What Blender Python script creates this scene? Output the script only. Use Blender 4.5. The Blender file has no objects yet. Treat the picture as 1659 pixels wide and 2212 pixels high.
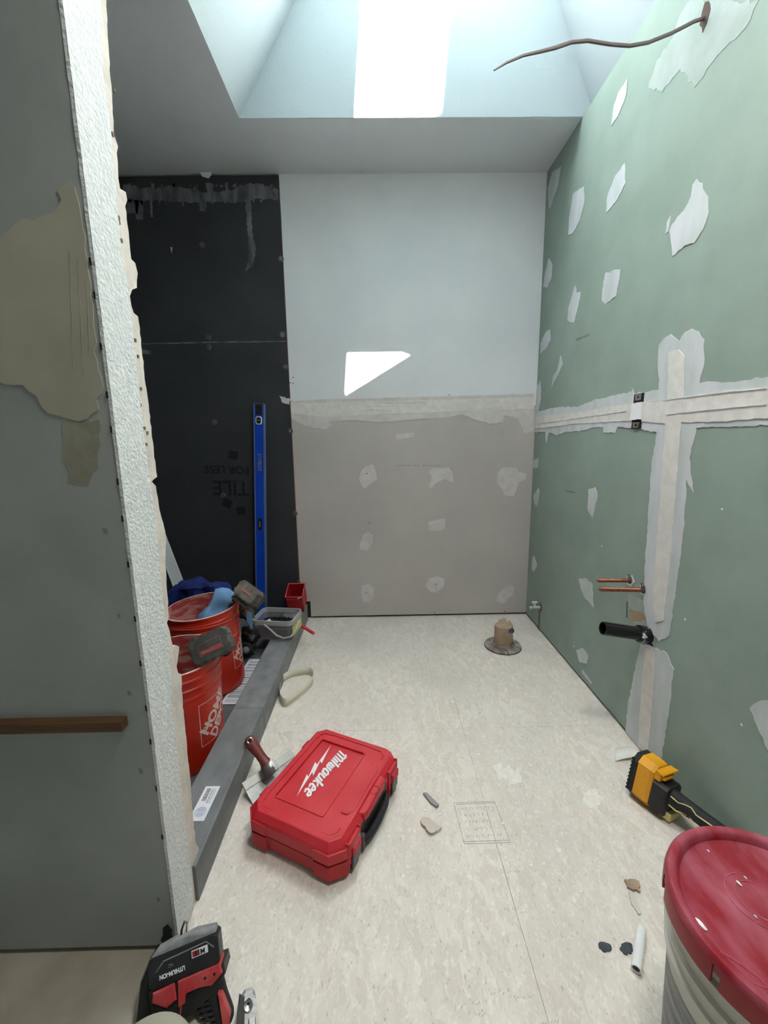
import bpy, bmesh, math, random
from mathutils import Vector, Matrix, noise
random.seed(7)
C = bpy.context.scene.collection
R = math.radians
# ------------------------------------------------------------------ camera
W, H, F = 1659, 2212, 900.0
CAM = Vector((0, 0, 1.09))
cr = Vector((0.99979969, -0.0145915, -0.01369939)); cu = Vector((0.01603055, 0.17398247, 0.98461826)); cf = Vector((0.0119836, 0.98464064, -0.17418153))
cam = bpy.data.cameras.new('camera'); camo = bpy.data.objects.new('camera', cam); C.objects.link(camo)
camo.matrix_world = Matrix(((cr.x, cu.x, -cf.x, CAM.x), (cr.y, cu.y, -cf.y, CAM.y), (cr.z, cu.z, -cf.z, CAM.z), (0, 0, 0, 1)))
cam.sensor_fit = 'HORIZONTAL'; cam.sensor_width = 36; cam.lens = 36 * F / W; cam.clip_start = 0.02
bpy.context.scene.camera = camo
# ------------------------------------------------------------------ light
world = bpy.data.worlds.new('sky'); bpy.context.scene.world = world; world.use_nodes = True
bg = world.node_tree.nodes['Background']; bg.inputs[0].default_value = (0.90, 0.96, 1.0, 1); bg.inputs[1].default_value = 3.8
SUN_DIR = Vector((-0.08, 0.384, -0.893)).normalized()
sl = bpy.data.lights.new('sun', 'SUN'); sl.energy = 62; sl.angle = R(0.53); sl.color = (1, 0.95, 0.9)
so = bpy.data.objects.new('sun', sl); C.objects.link(so); so.rotation_euler = SUN_DIR.to_track_quat('-Z', 'Y').to_euler(); so.location = (0.5, 0.5, 6)
pl = bpy.data.lights.new('skylight_portal', 'AREA'); pl.shape = 'RECTANGLE'; pl.size = 0.56; pl.size_y = 0.6; pl.cycles.is_portal = True
po = bpy.data.objects.new('skylight_portal', pl); C.objects.link(po); po.location = (0.2275, 1.783, 3.56); po.rotation_euler = (0, -math.atan(0.587), 0)
vs = bpy.context.scene.view_settings
vs.view_transform = 'Standard'; vs.look = 'None'; vs.gamma = 1; vs.use_curve_mapping = False; vs.exposure = 2.5
bpy.context.scene.display_settings.display_device = 'sRGB'
FILL_POWER = 15.0
# ------------------------------------------------------------------ helpers
XR, YB, YP, XP, ZC, Y1 = 0.903, 2.43, 0.735, -0.455, 2.44, 2.05
def hit(px, py, ax, v):
    """the point of the plane ax = v seen at a pixel of the photograph"""
    d = cr * ((px - W / 2) / F) - cu * ((py - H / 2) / F) + cf
    i = 'xyz'.index(ax); return CAM + d * ((v - CAM[i]) / d[i])
def lin(c):
    return tuple(((x / 255) / 12.92 if x <= 10 else ((x / 255 + .055) / 1.055) ** 2.4) for x in c) + (1,)
def mat(name, col, rough=0.6, metal=0.0, col2=None, scale=20, amt=1.0, bump=0.0, bscale=None, stretch=(1, 1, 1), detail=4, lo=.35, hi=.65, spec=None, alpha=None, trans=None, coat=0):
    m = bpy.data.materials.new(name); m.use_nodes = True; nt = m.node_tree; N = nt.nodes; Lk = nt.links
    b = N['Principled BSDF']; b.inputs['Base Color'].default_value = lin(col); b.inputs['Roughness'].default_value = rough; b.inputs['Metallic'].default_value = metal
    if spec is not None: b.inputs['Specular IOR Level'].default_value = spec
    if trans is not None: b.inputs['Transmission Weight'].default_value = trans
    if alpha is not None: b.inputs['Alpha'].default_value = alpha
    if coat: b.inputs['Coat Weight'].default_value = coat
    if col2 or bump:
        tc = N.new('ShaderNodeTexCoord'); mp = N.new('ShaderNodeMapping'); Lk.new(tc.outputs['Object'], mp.inputs[0]); mp.inputs['Scale'].default_value = stretch
    if col2:
        n = N.new('ShaderNodeTexNoise'); n.inputs['Scale'].default_value = scale; n.inputs['Detail'].default_value = detail; Lk.new(mp.outputs[0], n.inputs['Vector'])
        r = N.new('ShaderNodeMapRange'); r.inputs['From Min'].default_value = lo; r.inputs['From Max'].default_value = hi; r.inputs['To Max'].default_value = amt; Lk.new(n.outputs['Fac'], r.inputs['Value'])
        x = N.new('ShaderNodeMix'); x.data_type = 'RGBA'; x.inputs[6].default_value = lin(col); x.inputs[7].default_value = lin(col2)
        Lk.new(r.outputs[0], x.inputs[0]); Lk.new(x.outputs[2], b.inputs['Base Color'])
    if bump:
        n2 = N.new('ShaderNodeTexNoise'); n2.inputs['Scale'].default_value = bscale or scale; n2.inputs['Detail'].default_value = 3; Lk.new(mp.outputs[0], n2.inputs['Vector'])
        bp = N.new('ShaderNodeBump'); bp.inputs['Strength'].default_value = min(1, bump); bp.inputs['Distance'].default_value = 0.003 * max(1, bump); Lk.new(n2.outputs['Fac'], bp.inputs['Height']); Lk.new(bp.outputs[0], b.inputs['Normal'])
    return m
I4 = Matrix.Identity(4)
def frame(o, x, y=None, z=None):
    """matrix with origin o, x axis x, and y (or z) as close as possible to the given one"""
    x = Vector(x).normalized()
    if y is not None:
        z = x.cross(Vector(y)).normalized(); y = z.cross(x)
    else:
        y = Vector(z).cross(x).normalized(); z = x.cross(y)
    return Matrix(((x.x, y.x, z.x, o[0]), (x.y, y.y, z.y, o[1]), (x.z, y.z, z.z, o[2]), (0, 0, 0, 1)))
class MB:
    def __init__(s): s.bm = bmesh.new()
    def add(s, vs, fs, M=I4):
        v = [s.bm.verts.new(M @ Vector(p)) for p in vs]
        for f in fs:
            try: s.bm.faces.new([v[i] for i in f])
            except ValueError: pass
        return s
    def box(s, a, b, M=I4, bev=0, seg=2):
        t = bmesh.new(); x0, y0, z0 = a; x1, y1, z1 = b
        v = [t.verts.new(p) for p in ((x0,y0,z0),(x1,y0,z0),(x1,y1,z0),(x0,y1,z0),(x0,y0,z1),(x1,y0,z1),(x1,y1,z1),(x0,y1,z1))]
        for f in ((0,3,2,1),(4,5,6,7),(0,1,5,4),(1,2,6,5),(2,3,7,6),(3,0,4,7)): t.faces.new([v[i] for i in f])
        if bev: bmesh.ops.bevel(t, geom=list(t.edges), offset=bev, segments=seg, affect='EDGES', profile=.5)
        return s.take(t, M)
    def take(s, t, M=I4):
        t.verts.ensure_lookup_table(); t.verts.index_update()
        s.add([v.co for v in t.verts], [[v.index for v in f.verts] for f in t.faces], M); t.free(); return s
    def prism(s, poly, d0, d1, M=I4, bev=0, top_inset=0):
        """poly in local xy, extruded from z = d0 to d1"""
        n = len(poly); t = bmesh.new()
        a = [t.verts.new((p[0], p[1], d0)) for p in poly]; b = [t.verts.new((p[0], p[1], d1)) for p in poly]
        t.faces.new(a[::-1]); top = t.faces.new(b)
        for i in range(n): t.faces.new((a[i], a[(i+1)%n], b[(i+1)%n], b[i]))
        if bev:
            t.edges.ensure_lookup_table()
            bmesh.ops.bevel(t, geom=[e for e in top.edges], offset=bev, segments=2, affect='EDGES', profile=.5)
        return s.take(t, M)
    def lathe(s, prof, seg=48, M=I4, cap0=False, cap1=False, wob=None):
        vs = []; fs = []; n = len(prof)
        for k in range(seg):
            a = 2 * math.pi * k / seg
            for r, z in prof:
                w = wob(a, z) if wob else 1
                vs.append((r * w * math.cos(a), r * w * math.sin(a), z))
        for k in range(seg):
            k2 = (k + 1) % seg
            for i in range(n - 1): fs.append((k*n+i, k2*n+i, k2*n+i+1, k*n+i+1))
        if cap0: fs.append([k*n for k in range(seg)][::-1])
        if cap1: fs.append([k*n+n-1 for k in range(seg)])
        return s.add(vs, fs, M)
    def tube(s, pts, rad, seg=10, M=I4, flat=1.0, up=None, cap=True):
        """tube along pts; rad a number or a list; flat squeezes the second radius"""
        P = [Vector(p) for p in pts]; n = len(P); rs = rad if isinstance(rad, (list, tuple)) else [rad] * n
        vs = []; u = Vector(up) if up else None
        for i, p in enumerate(P):
            t = (P[min(i+1, n-1)] - P[max(i-1, 0)]).normalized()
            if u is None: u = t.orthogonal().normalized()
            u2 = (u - t * u.dot(t))
            u2 = u2.normalized() if u2.length > 1e-6 else t.orthogonal().normalized(); w = t.cross(u2)
            if not up: u = u2
            for k in range(seg):
                a = 2 * math.pi * k / seg
                vs.append(p + u2 * (math.cos(a) * rs[i]) + w * (math.sin(a) * rs[i] * flat))
        fs = [(i*seg+k, i*seg+(k+1)%seg, (i+1)*seg+(k+1)%seg, (i+1)*seg+k) for i in range(n-1) for k in range(seg)]
        if cap: fs += [list(range(seg))[::-1], [(n-1)*seg+k for k in range(seg)]]
        return s.add(vs, fs, M)
    def ribbon(s, pts, w, z0, z1, M=I4):
        """flat stroke in local xy of width w"""
        P = [Vector((p[0], p[1])) for p in pts]; n = len(P)
        if n > 2 and n < 12:
            for i in range(n - 1):
                d = (P[i+1] - P[i]).normalized() * (w * .32); q = Vector((-d.y, d.x)).normalized() * w / 2; a = P[i] - (d if i else d * 0); b = P[i+1] + (d if i < n - 2 else d * 0)
                s.prism([tuple(a - q), tuple(b - q), tuple(b + q), tuple(a + q)], z0, z1 + i * (z1 - z0) * .02, M)
            return s
        L = []; Rr = []
        for i in range(n):
            t = (P[min(i+1, n-1)] - P[max(i-1, 0)]).normalized(); q = Vector((-t.y, t.x)) * w / 2
            L.append(P[i] + q); Rr.append(P[i] - q)
        return s.prism([tuple(p) for p in Rr + L[::-1]], z0, z1, M)
    def build(s, name, m, parent=None, smooth=False, world=True):
        bmesh.ops.recalc_face_normals(s.bm, faces=s.bm.faces)
        me = bpy.data.meshes.new(name); s.bm.to_mesh(me); s.bm.free()
        if smooth:
            try: me.shade_smooth()
            except Exception: pass
            me.polygons.foreach_set('use_smooth', [True] * len(me.polygons))
            try: me.set_sharp_from_angle(angle=R(40))
            except Exception: pass
        me.materials.append(m)
        o = bpy.data.objects.new(name, me); C.objects.link(o)
        if parent is not None:
            o.parent = parent
            if world: o.matrix_parent_inverse = pm(parent).inverted()
        return o
def pm(o):
    return o.matrix_basis if o.parent is None else pm(o.parent) @ o.matrix_parent_inverse @ o.matrix_basis
def tag(o, label=None, cat=None, group=None, kind=None):
    if label: o['label'] = label
    if cat: o['category'] = cat
    if group: o['group'] = group
    if kind: o['kind'] = kind
    return o
def thing(name, loc, label, cat, group=None):
    o = bpy.data.objects.new(name, None); C.objects.link(o); o.location = loc; o.empty_display_size = .02
    return tag(o, label, cat, group)
def struct(name, mb, m, parent=None, label=None):
    o = mb.build(name, m, parent); o['kind'] = 'structure'
    if label: o['label'] = label
    return o
def text_mesh(txt, size, M, bold=0.0, depth=0.0005, shear=0.0, spacing=1.0, sx=1.0, warp=None):
    cu_ = bpy.data.curves.new('t', 'FONT'); cu_.body = txt; cu_.size = size; cu_.offset = bold; cu_.extrude = depth; cu_.shear = shear
    cu_.align_x = 'CENTER'; cu_.align_y = 'CENTER'; cu_.space_character = spacing; cu_.resolution_u = 3
    o = bpy.data.objects.new('t', cu_); C.objects.link(o); dg = bpy.context.evaluated_depsgraph_get()
    me = bpy.data.meshes.new_from_object(o.evaluated_get(dg)); b = MB(); b.bm.from_mesh(me)
    bpy.data.objects.remove(o); bpy.data.curves.remove(cu_); bpy.data.meshes.remove(me)
    if warp: bmesh.ops.triangulate(b.bm, faces=b.bm.faces); bmesh.ops.subdivide_edges(b.bm, edges=[e for e in b.bm.edges if e.calc_length() > .012], cuts=2)
    for v in b.bm.verts:
        v.co.x *= sx; v.co = M @ v.co
        if warp: v.co = warp(v.co)
    return b
def rough_poly(P, step=.012, amp=.0025, close=True):
    """subdivide and jitter an outline given in 2D"""
    out = []; n = len(P)
    for i in range(n):
        a = Vector(P[i]); b = Vector(P[(i+1) % n]); k = max(1, int((b - a).length / step)); t = (b - a).normalized(); q = Vector((-t.y, t.x))
        for j in range(k):
            p = a + (b - a) * (j / k); out.append(tuple(p + q * random.uniform(-amp, amp) * (1 if j else .3)))
    return out
# ------------------------------------------------------------------ materials
M_ = {}
M_['green'] = mat('green_drywall', (150, 168, 157), .85, col2=(141, 159, 148), scale=6, bump=.15, bscale=300)
M_['greyboard'] = mat('grey_drywall_paper', (194, 189, 184), .85, col2=(186, 181, 177), scale=3, bump=.1, bscale=250)
M_['bluewhite'] = mat('pale_blue_painted_drywall', (230, 233, 236), .7, col2=(224,228,232), scale=4, bump=.15, bscale=200)
M_['white'] = mat('white_ceiling_paint', (222, 226, 230), .8, bump=.2, bscale=120)
M_['shaft'] = mat('pale_shaft_paint', (182, 193, 196), .75, bump=.25, bscale=90)
M_['mud'] = mat('joint_compound', (236, 235, 232), .8, col2=(206, 210, 212), scale=18, bump=.4, bscale=60)
M_['mudthin'] = mat('thin_joint_compound', (212, 214, 218), .8, col2=(192, 201, 200), scale=16, bump=.2, bscale=40, stretch=(1, 1, .35))
M_['mudgrey'] = mat('compound_on_grey_board', (216, 211, 208), .8, col2=(204, 199, 196), scale=25, bump=.3, bscale=60)
M_['tape'] = mat('cream_joint_tape', (230, 227, 221), .8, col2=(217, 214, 209), scale=30, bump=.3, bscale=60)
M_['black'] = mat('black_backer_board', (49, 51, 54), .65, col2=(41, 43, 49), scale=3, bump=.15, bscale=260)
M_['blackprint'] = mat('black_print', (3, 3, 5), .6)
M_['thinset'] = mat('grey_thinset', (116, 118, 124), .85, col2=(72, 74, 82), scale=22, bump=.4, bscale=80, stretch=(1, 1, .3))
M_['partition'] = mat('grey_painted_wall', (164, 169, 167), .8, col2=(153, 159, 157), scale=5, bump=.2, bscale=45)
M_['beigemud'] = mat('beige_compound', (180, 177, 160), .8, col2=(168, 166, 151), scale=9, bump=.25, bscale=30)
M_['olive'] = mat('olive_stain', (143, 141, 122), .85, col2=(156, 158, 144), scale=12, bump=.3, bscale=60)
M_['texwhite'] = mat('white_knockdown_texture', (222, 226, 225), .7, col2=(210, 216, 216), scale=60, bump=1.1, bscale=150)
M_['paper'] = mat('torn_cream_paper', (218, 212, 203), .85, col2=(202, 195, 186), scale=15, bump=.4, bscale=70)
M_['dark'] = mat('dark_gap', (24, 22, 20), .9)
M_['darkwood'] = mat('dark_framing', (70, 55, 44), .9, col2=(48, 38, 30), scale=10, bump=.3)
M_['wood'] = mat('varnished_oak', (98, 70, 42), .5, col2=(80, 56, 32), scale=12, stretch=(1, 20, 20), bump=.2)
M_['curb'] = mat('grey_foam_curb', (124, 127, 129), .6, col2=(106, 109, 112), scale=18, bump=.5, bscale=50, stretch=(1, .5, 1))
M_['pan'] = mat('grey_shower_tray', (104, 107, 111), .6, col2=(88, 91, 96), scale=14, bump=.3)
M_['orange'] = mat('orange_red_plastic', (205, 42, 18), .38, col2=(188, 46, 28), scale=10, amt=.8)
M_['orangein'] = mat('dusty_bucket_inside', (150, 50, 44), .75, col2=(176, 126, 120), scale=14, stretch=(1, 1, 3), lo=.45, hi=.62)
M_['print'] = mat('white_bucket_print', (232, 205, 200), .6, col2=(214, 160, 150), scale=40, lo=.5, hi=.75)
M_['mred'] = mat('case_red_plastic', (196, 26, 40), .5, col2=(203, 46, 56), scale=9, bump=.12, bscale=400)
M_['mreddk'] = mat('case_red_plastic_lower', (178, 14, 26), .5, bump=.12, bscale=400)
M_['logowhite'] = mat('white_lettering', (240, 242, 245), .5)
M_['blk'] = mat('black_plastic', (24, 24, 27), .45, col2=(36, 36, 38), scale=30)
M_['dustyblk'] = mat('dusty_black_plastic', (70, 69, 66), .8, col2=(100, 97, 92), scale=25, bump=.2)
M_['rubber'] = mat('black_rubber_grip', (30, 31, 34), .7, bump=.3, bscale=200)
M_['greydust'] = mat('grey_dusty_plastic', (150, 152, 154), .6, col2=(110, 112, 114), scale=30)
M_['redtrim'] = mat('red_tool_trim', (178, 44, 48), .5, col2=(196, 84, 84), scale=30)
M_['yellow'] = mat('yellow_tool_plastic', (240, 170, 20), .4, col2=(225, 155, 20), scale=15)
M_['yellowtrim'] = mat('pale_yellow_trim', (222, 205, 140), .5)
M_['navy'] = mat('navy_cloth', (22, 44, 120), .95, col2=(14, 28, 84), scale=14, bump=.2, bscale=300)
M_['ltblue'] = mat('light_blue_cloth', (120, 162, 204), .95, col2=(104, 146, 190), scale=12, bump=.2, bscale=300)
M_['cobalt'] = mat('cobalt_blue_metal', (14, 66, 190), .35, col2=(20, 76, 200), scale=8, metal=.0, coat=.3)
M_['chrome'] = mat('chrome_metal', (200, 200, 202), .25, metal=1.0)
M_['steel'] = mat('brushed_steel', (150, 152, 152), .4, metal=.6, col2=(180, 180, 176), scale=20, stretch=(1, 6, 1))
M_['clear'] = mat('clear_tub_plastic', (204, 208, 210), .2, alpha=.30)
M_['cleargrip'] = mat('milky_tub_rim', (205, 208, 210), .3, alpha=.55)
M_['trayred'] = mat('dark_red_plastic', (170, 24, 32), .5)
M_['pink'] = mat('pinkish_red_plastic', (214, 66, 76), .5)
M_['cream'] = mat('cream_vinyl_strip', (222, 216, 198), .55, col2=(214, 207, 188), scale=14)
M_['offwhite'] = mat('off_white_card', (240, 239, 232), .7)
M_['sheet'] = mat('white_paper', (232, 232, 238), .8)
M_['ink'] = mat('grey_ink', (120, 122, 132), .8)
M_['floorink'] = mat('faded_stamp_ink', (138, 144, 150), .8, col2=(176, 176, 174), scale=120)
M_['bluestamp'] = mat('blue_stamp_ink', (90, 120, 180), .8)
M_['copper'] = mat('aged_copper', (150, 92, 66), .4, metal=.6, col2=(110, 66, 48), scale=30, stretch=(1, 8, 8))
M_['abs'] = mat('black_pipe_plastic', (16, 16, 18), .25, coat=.3)
M_['brownpaper'] = mat('brown_masking_paper', (178, 156, 134), .85, col2=(150, 128, 106), scale=16, bump=.3)
M_['flange'] = mat('dusty_iron_flange', (168, 160, 154), .8, col2=(112, 100, 94), scale=22, bump=.4)
M_['bluetape'] = mat('purple_blue_tape', (84, 82, 142), .5, col2=(52, 54, 92), scale=40)
M_['lidred'] = mat('dusty_dark_red_lid', (142, 8, 30), .6, col2=(178, 96, 114), scale=16, detail=10, stretch=(1.6, .6, 1), lo=.36, hi=.74)
M_['lidside'] = mat('dark_red_lid_rim', (150, 6, 24), .4, col2=(160, 44, 58), scale=12, lo=.5, hi=.8)
M_['pail'] = mat('translucent_white_pail', (206, 204, 194), .4, col2=(196, 193, 182), scale=8)
M_['paillabel'] = mat('grey_printed_label', (150, 152, 154), .5, col2=(98, 100, 106), scale=10, stretch=(1, 1, 14))
M_['pinklabel'] = mat('muted_brown_label', (150, 112, 106), .6)
M_['handlebrn'] = mat('maroon_wood_handle', (104, 34, 30), .45, col2=(126, 52, 44), scale=20)
M_['cable'] = mat('grey_brown_cable', (112, 98, 98), .6)
M_['cabledk'] = mat('dark_torn_hole', (84, 66, 58), .9)
M_['brass'] = mat('dull_metal', (120, 118, 112), .4, metal=.9)
M_['splat'] = mat('floor_compound_splat', (240, 236, 230), .75, col2=(228, 223, 215), scale=60, bump=.3)
M_['valve'] = mat('pale_chrome', (212, 215, 212), .3, metal=.3)
M_['baralu'] = mat('pale_aluminium_bar', (206, 210, 211), .5)
M_['whiteplastic'] = mat('white_plastic_tube', (232, 234, 236), .4)
M_['blackblob'] = mat('dried_black_blob', (34, 38, 46), .5, col2=(64, 70, 80), scale=60)
M_['fillglass'] = mat('fill_lamp_glass', (255, 250, 240), .4)

def floor_material():
    m = bpy.data.materials.new('spattered_strand_board'); m.use_nodes = True; nt = m.node_tree; N = nt.nodes; Lk = nt.links; b = N['Principled BSDF']
    tc = N.new('ShaderNodeTexCoord')
    def mapping(s, rot=(0, 0, 0)):
        mp = N.new('ShaderNodeMapping'); mp.inputs['Scale'].default_value = s; mp.inputs['Rotation'].default_value = rot; Lk.new(tc.outputs['Object'], mp.inputs[0]); return mp.outputs[0]
    def mix(f, a, c):
        x = N.new('ShaderNodeMix'); x.data_type = 'RGBA'; Lk.new(f, x.inputs[0])
        for i, q in ((6, a), (7, c)):
            if isinstance(q, tuple): x.inputs[i].default_value = lin(q)
            else: Lk.new(q, x.inputs[i])
        return x.outputs[2]
    def rng(v, lo, hi, a=0., c=1.):
        r = N.new('ShaderNodeMapRange'); r.inputs['From Min'].default_value = lo; r.inputs['From Max'].default_value = hi; r.inputs['To Min'].default_value = a; r.inputs['To Max'].default_value = c; Lk.new(v, r.inputs[0]); return r.outputs[0]
    # flakes
    nz = N.new('ShaderNodeTexNoise'); nz.inputs['Scale'].default_value = 9; Lk.new(tc.outputs['Object'], nz.inputs['Vector'])
    vm = N.new('ShaderNodeVectorMath'); vm.operation = 'MULTIPLY_ADD'; vm.inputs[1].default_value = (.09, .09, 0); Lk.new(nz.outputs['Color'], vm.inputs[0]); Lk.new(mapping((1, 1, 1)), vm.inputs[2])
    mp2 = N.new('ShaderNodeMapping'); mp2.inputs['Scale'].default_value = (60, 24, 1); mp2.inputs['Rotation'].default_value = (0, 0, .5); Lk.new(vm.outputs[0], mp2.inputs[0])
    v = N.new('ShaderNodeTexVoronoi'); Lk.new(mp2.outputs[0], v.inputs['Vector']); v.inputs['Scale'].default_value = 1
    sc = N.new('ShaderNodeSeparateColor'); Lk.new(v.outputs['Color'], sc.inputs[0])
    base = mix(sc.outputs[0], (214, 204, 193), (228, 222, 212))
    big = N.new('ShaderNodeTexNoise'); big.inputs['Scale'].default_value = 3.2; big.inputs['Detail'].default_value = 6; Lk.new(tc.outputs['Object'], big.inputs['Vector'])
    base = mix(rng(big.outputs['Fac'], .42, .68, 0, .8), base, (208, 201, 192))
    fine = N.new('ShaderNodeTexNoise'); fine.inputs['Scale'].default_value = 58; fine.inputs['Detail'].default_value = 8; fine.inputs['Distortion'].default_value = 1.2; Lk.new(mapping((1.6, 1, 1)), fine.inputs['Vector'])
    base = mix(rng(fine.outputs['Fac'], .53, .78, 0, .75), base, (246, 244, 239))
    dirt = N.new('ShaderNodeTexNoise'); dirt.inputs['Scale'].default_value = 75; dirt.inputs['Detail'].default_value = 6; Lk.new(mapping((2.2, 1, 1), (0, 0, -.6)), dirt.inputs['Vector'])
    base = mix(rng(dirt.outputs['Fac'], .61, .72, 0, .6), base, (146, 136, 124))
    v2 = N.new('ShaderNodeTexVoronoi'); v2.inputs['Scale'].default_value = 34; v2.inputs['Randomness'].default_value = 1; Lk.new(tc.outputs['Object'], v2.inputs['Vector'])
    base = mix(rng(v2.outputs['Distance'], .03, .16, .55, 0), base, (240, 239, 235))
    Lk.new(base, b.inputs['Base Color']); b.inputs['Roughness'].default_value = .62
    bp = N.new('ShaderNodeBump'); bp.inputs['Strength'].default_value = .5; bp.inputs['Distance'].default_value = .0015; Lk.new(fine.outputs['Fac'], bp.inputs['Height']); Lk.new(bp.outputs[0], b.inputs['Normal'])
    return m
M_['floor'] = floor_material()
# ------------------------------------------------------------------ room shell
ZT = 2.60
def PX(m=None):   # local (a, b, c) -> world (XR - c, a, b): patches on the right wall
    return Matrix(((0, 0, -1, XR), (1, 0, 0, 0), (0, 1, 0, 0), (0, 0, 0, 1)))
def PY(y): return Matrix(((1, 0, 0, 0), (0, 0, -1, y), (0, 1, 0, 0), (0, 0, 0, 1)))   # (a,b,c)->(a, y-c, b)
fl = struct('floor', MB().box((-2.3, -1.9, -.12), (1.05, 2.6, -.02)), M_['darkwood'])
M_['floordirtyshade'] = mat('dirty_shaded_board', (176, 168, 154), .7, col2=(150, 138, 122), scale=7, detail=8, bump=.2, lo=.4, hi=.7)  # brown dirt, with the partition's shade also darkened into the colour
xs = [-2.3, -.46, hit(1095, 1900, 'z', 0).x, 1.02]; sy = hit(1280, 1567, 'z', 0).y
ys_ = [-1.9, .05, sy, 2.56]
for i in range(3):
    for j in range(3):
        if i == 0 and j > 0: continue
        MB().box((xs[i] + .0004, ys_[j] + .0004, -.019), (xs[i+1] - .0004, ys_[j+1] - .0004, 0)).build('floor_panel', M_['floor'], fl)
MB().box((-2.3, .052, -.019), (-.4615, .78, -.0002)).build('floor_panel', M_['floordirtyshade'], fl)
# right wall: framing behind four green boards
wr = struct('wall_right', MB().box((XR + .0135, -1.9, -.1), (1.05, 2.6, ZC)), M_['darkwood'])
zs = hit(1500, 893, 'x', XR).z; ysm = hit(1458, 1000, 'x', XR).y
for (a, b, c, d) in ((-1.9, .012, ysm - .001, zs - .001), (ysm + .001, .012, YB - .002, zs - .001), (-1.9, zs + .001, -.0, ZC - .0), (0, zs + .001, YB - .002, ZC)):
    MB().box((XR, a, b), (XR + .0125, c, d)).build('drywall_panel', M_['green'], wr)
# back wall
wb = struct('wall_back', MB().box((-1.6, YB + .0135, -.1), (1.05, 2.6, ZC + .1)), M_['darkwood'])
XB = -.49; zb = hit(880, 880, 'y', YB).z
MB().box((XB, YB, zb + .001), (XR + .012, YB + .0125, ZC)).build('drywall_panel', M_['bluewhite'], wb)['label'] = 'upper panel painted pale blue white'
MB().prism([(XB + .06, .012), (XR + .012, .012), (XR + .012, zb - .001), (XB, zb - .001), (XB, .11), (XB + .06, .11)], -.0125, 0, PY(YB)).build('drywall_panel', M_['greyboard'], wb)['label'] = 'lower panel of bare grey board'
zbk = hit(450, 741, 'y', YB).z
edge = [(604, 383), (607, 420), (611, 560), (617, 700), (621, 790), (624, 850)]
e3 = [hit(x, y, 'y', YB - .004) for x, y in edge]
def bx_(z):  # right edge of the black boards leans slightly
    return -.493 + .004 * (z / 2.4) + .0015 * math.sin(z * 23)
up = [(-1.46, zbk + .001)] + [(bx_(zbk + .001), zbk + .001)] + [(bx_(zbk + k * .1), zbk + k * .1) for k in range(1, 8)] + [(bx_(2.42), 2.425), (-1.46, 2.42)]
lo_ = [(-1.46, .02), (bx_(.02), .02)] + [(bx_(k * .1), k * .1) for k in range(1, 16)] + [(bx_(zbk - .002), zbk - .002), (-1.46, zbk - .002)]
for P in (up, lo_): MB().prism(P, .0, .012, PY(YB)).build('backer_board', M_['black'], wb)
MB().box((-.4925, YB - .011, .1), (-.489, YB, 2.42)).build('board_edge_strip', mat('rusty_red_edge', (110, 52, 40), .8), wb)
# drywall screw washers on the black boards
def washer(px, py, par):
    p = hit(px, py, 'y', YB - .012); M = Matrix.Translation(p) @ Matrix.Rotation(R(90), 4, 'X')
    w = MB().lathe([(.0, .0015), (.006, .0015), (.0075, .003), (.0135, .0026), (.0155, .0005), (.0155, -.0005)], 20, M).build('screw_washer', M_['brass'], par, smooth=True)
    MB().lathe([(0, .0042), (.0042, .004), (.0045, .001)], 10, M).build('screw', M_['chrome'], w, smooth=True)
for x, y in ((422, 410), (594, 412), (436, 529), (607, 559), (450, 728), (451, 750), (610, 723), (616, 793), (463, 912), (627, 931), (481, 1070), (637, 1109), (644, 1259)): washer(x, y, wb)
def on_back(name, pts, m, t=.0015, amp=.0025, y=YB, step=.012, par=None, lab=None):
    P = [(lambda h: (h.x, h.z))(hit(a, b, 'y', y)) for a, b in pts]
    o = MB().prism(rough_poly(P, step, amp), -.0002, t, PY(y)).build(name, m, par or wb)
    if lab: o['label'] = lab
    return o
# thinset smears on the boards
on_back('thinset_smear', [(262, 425), (300, 432), (420, 437), (520, 437), (560, 430), (600, 432), (600, 416), (585, 405), (555, 395), (530, 398), (500, 412), (440, 415), (380, 405), (300, 408), (265, 398)], M_['thinset'], .001, .006, YB - .012, .01)
for x0, x1, y0, y1 in ((285, 296, 400, 412), (325, 334, 394, 412), (360, 372, 400, 414), (445, 462, 395, 418), (486, 494, 395, 416), (292, 310, 430, 475), (324, 330, 432, 470), (430, 446, 434, 458), (392, 398, 432, 446), (272, 300, 430, 462)):
    on_back('thinset_smear', [(x0, y0), (x1, y0 + 2), (x1 - 1, y1), (x0 + 2, y1 - 2)], M_['thinset'], .0008, .003, YB - .012, .006)
for k in range(26):
    x0 = random.uniform(275, 590); up_ = random.random() < .5; w0 = random.uniform(3, 12)
    on_back('thinset_smear', [(x0, 404), (x0 + w0, 404), (x0 + w0 * .8, 404 - random.uniform(4, 14)), (x0 + 1, 400)] if up_ else [(x0, 432), (x0 + w0, 432), (x0 + w0 * .7, 434 + random.uniform(2, 16)), (x0 + 1, 436)], M_['thinset'], .0008, .002, YB - .012, .006)
on_back('thinset_smear', [(530, 434), (542, 434), (545, 500), (553, 540), (546, 575), (530, 585), (538, 560), (535, 500)], M_['thinset'], .0008, .003, YB - .012, .008)
on_back('thinset_smear', [(368, 534), (372, 534), (371, 548)], M_['mud'], .001, .001, YB - .012)
on_back('thinset_smear', [(306, 755), (326, 757), (325, 765), (308, 764)], M_['thinset'], .001, .002, YB - .012)
on_back('compound_smear', [(604, 855), (628, 862), (625, 874), (608, 868)], M_['mudgrey'], .002, .003, YB - .012, .008)
on_back('board_seam_streak', [(303, 742), (450, 738), (618, 736), (618, 738.5), (450, 741), (303, 744)], M_['thinset'], .0006, .001, YB - .012)
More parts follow.
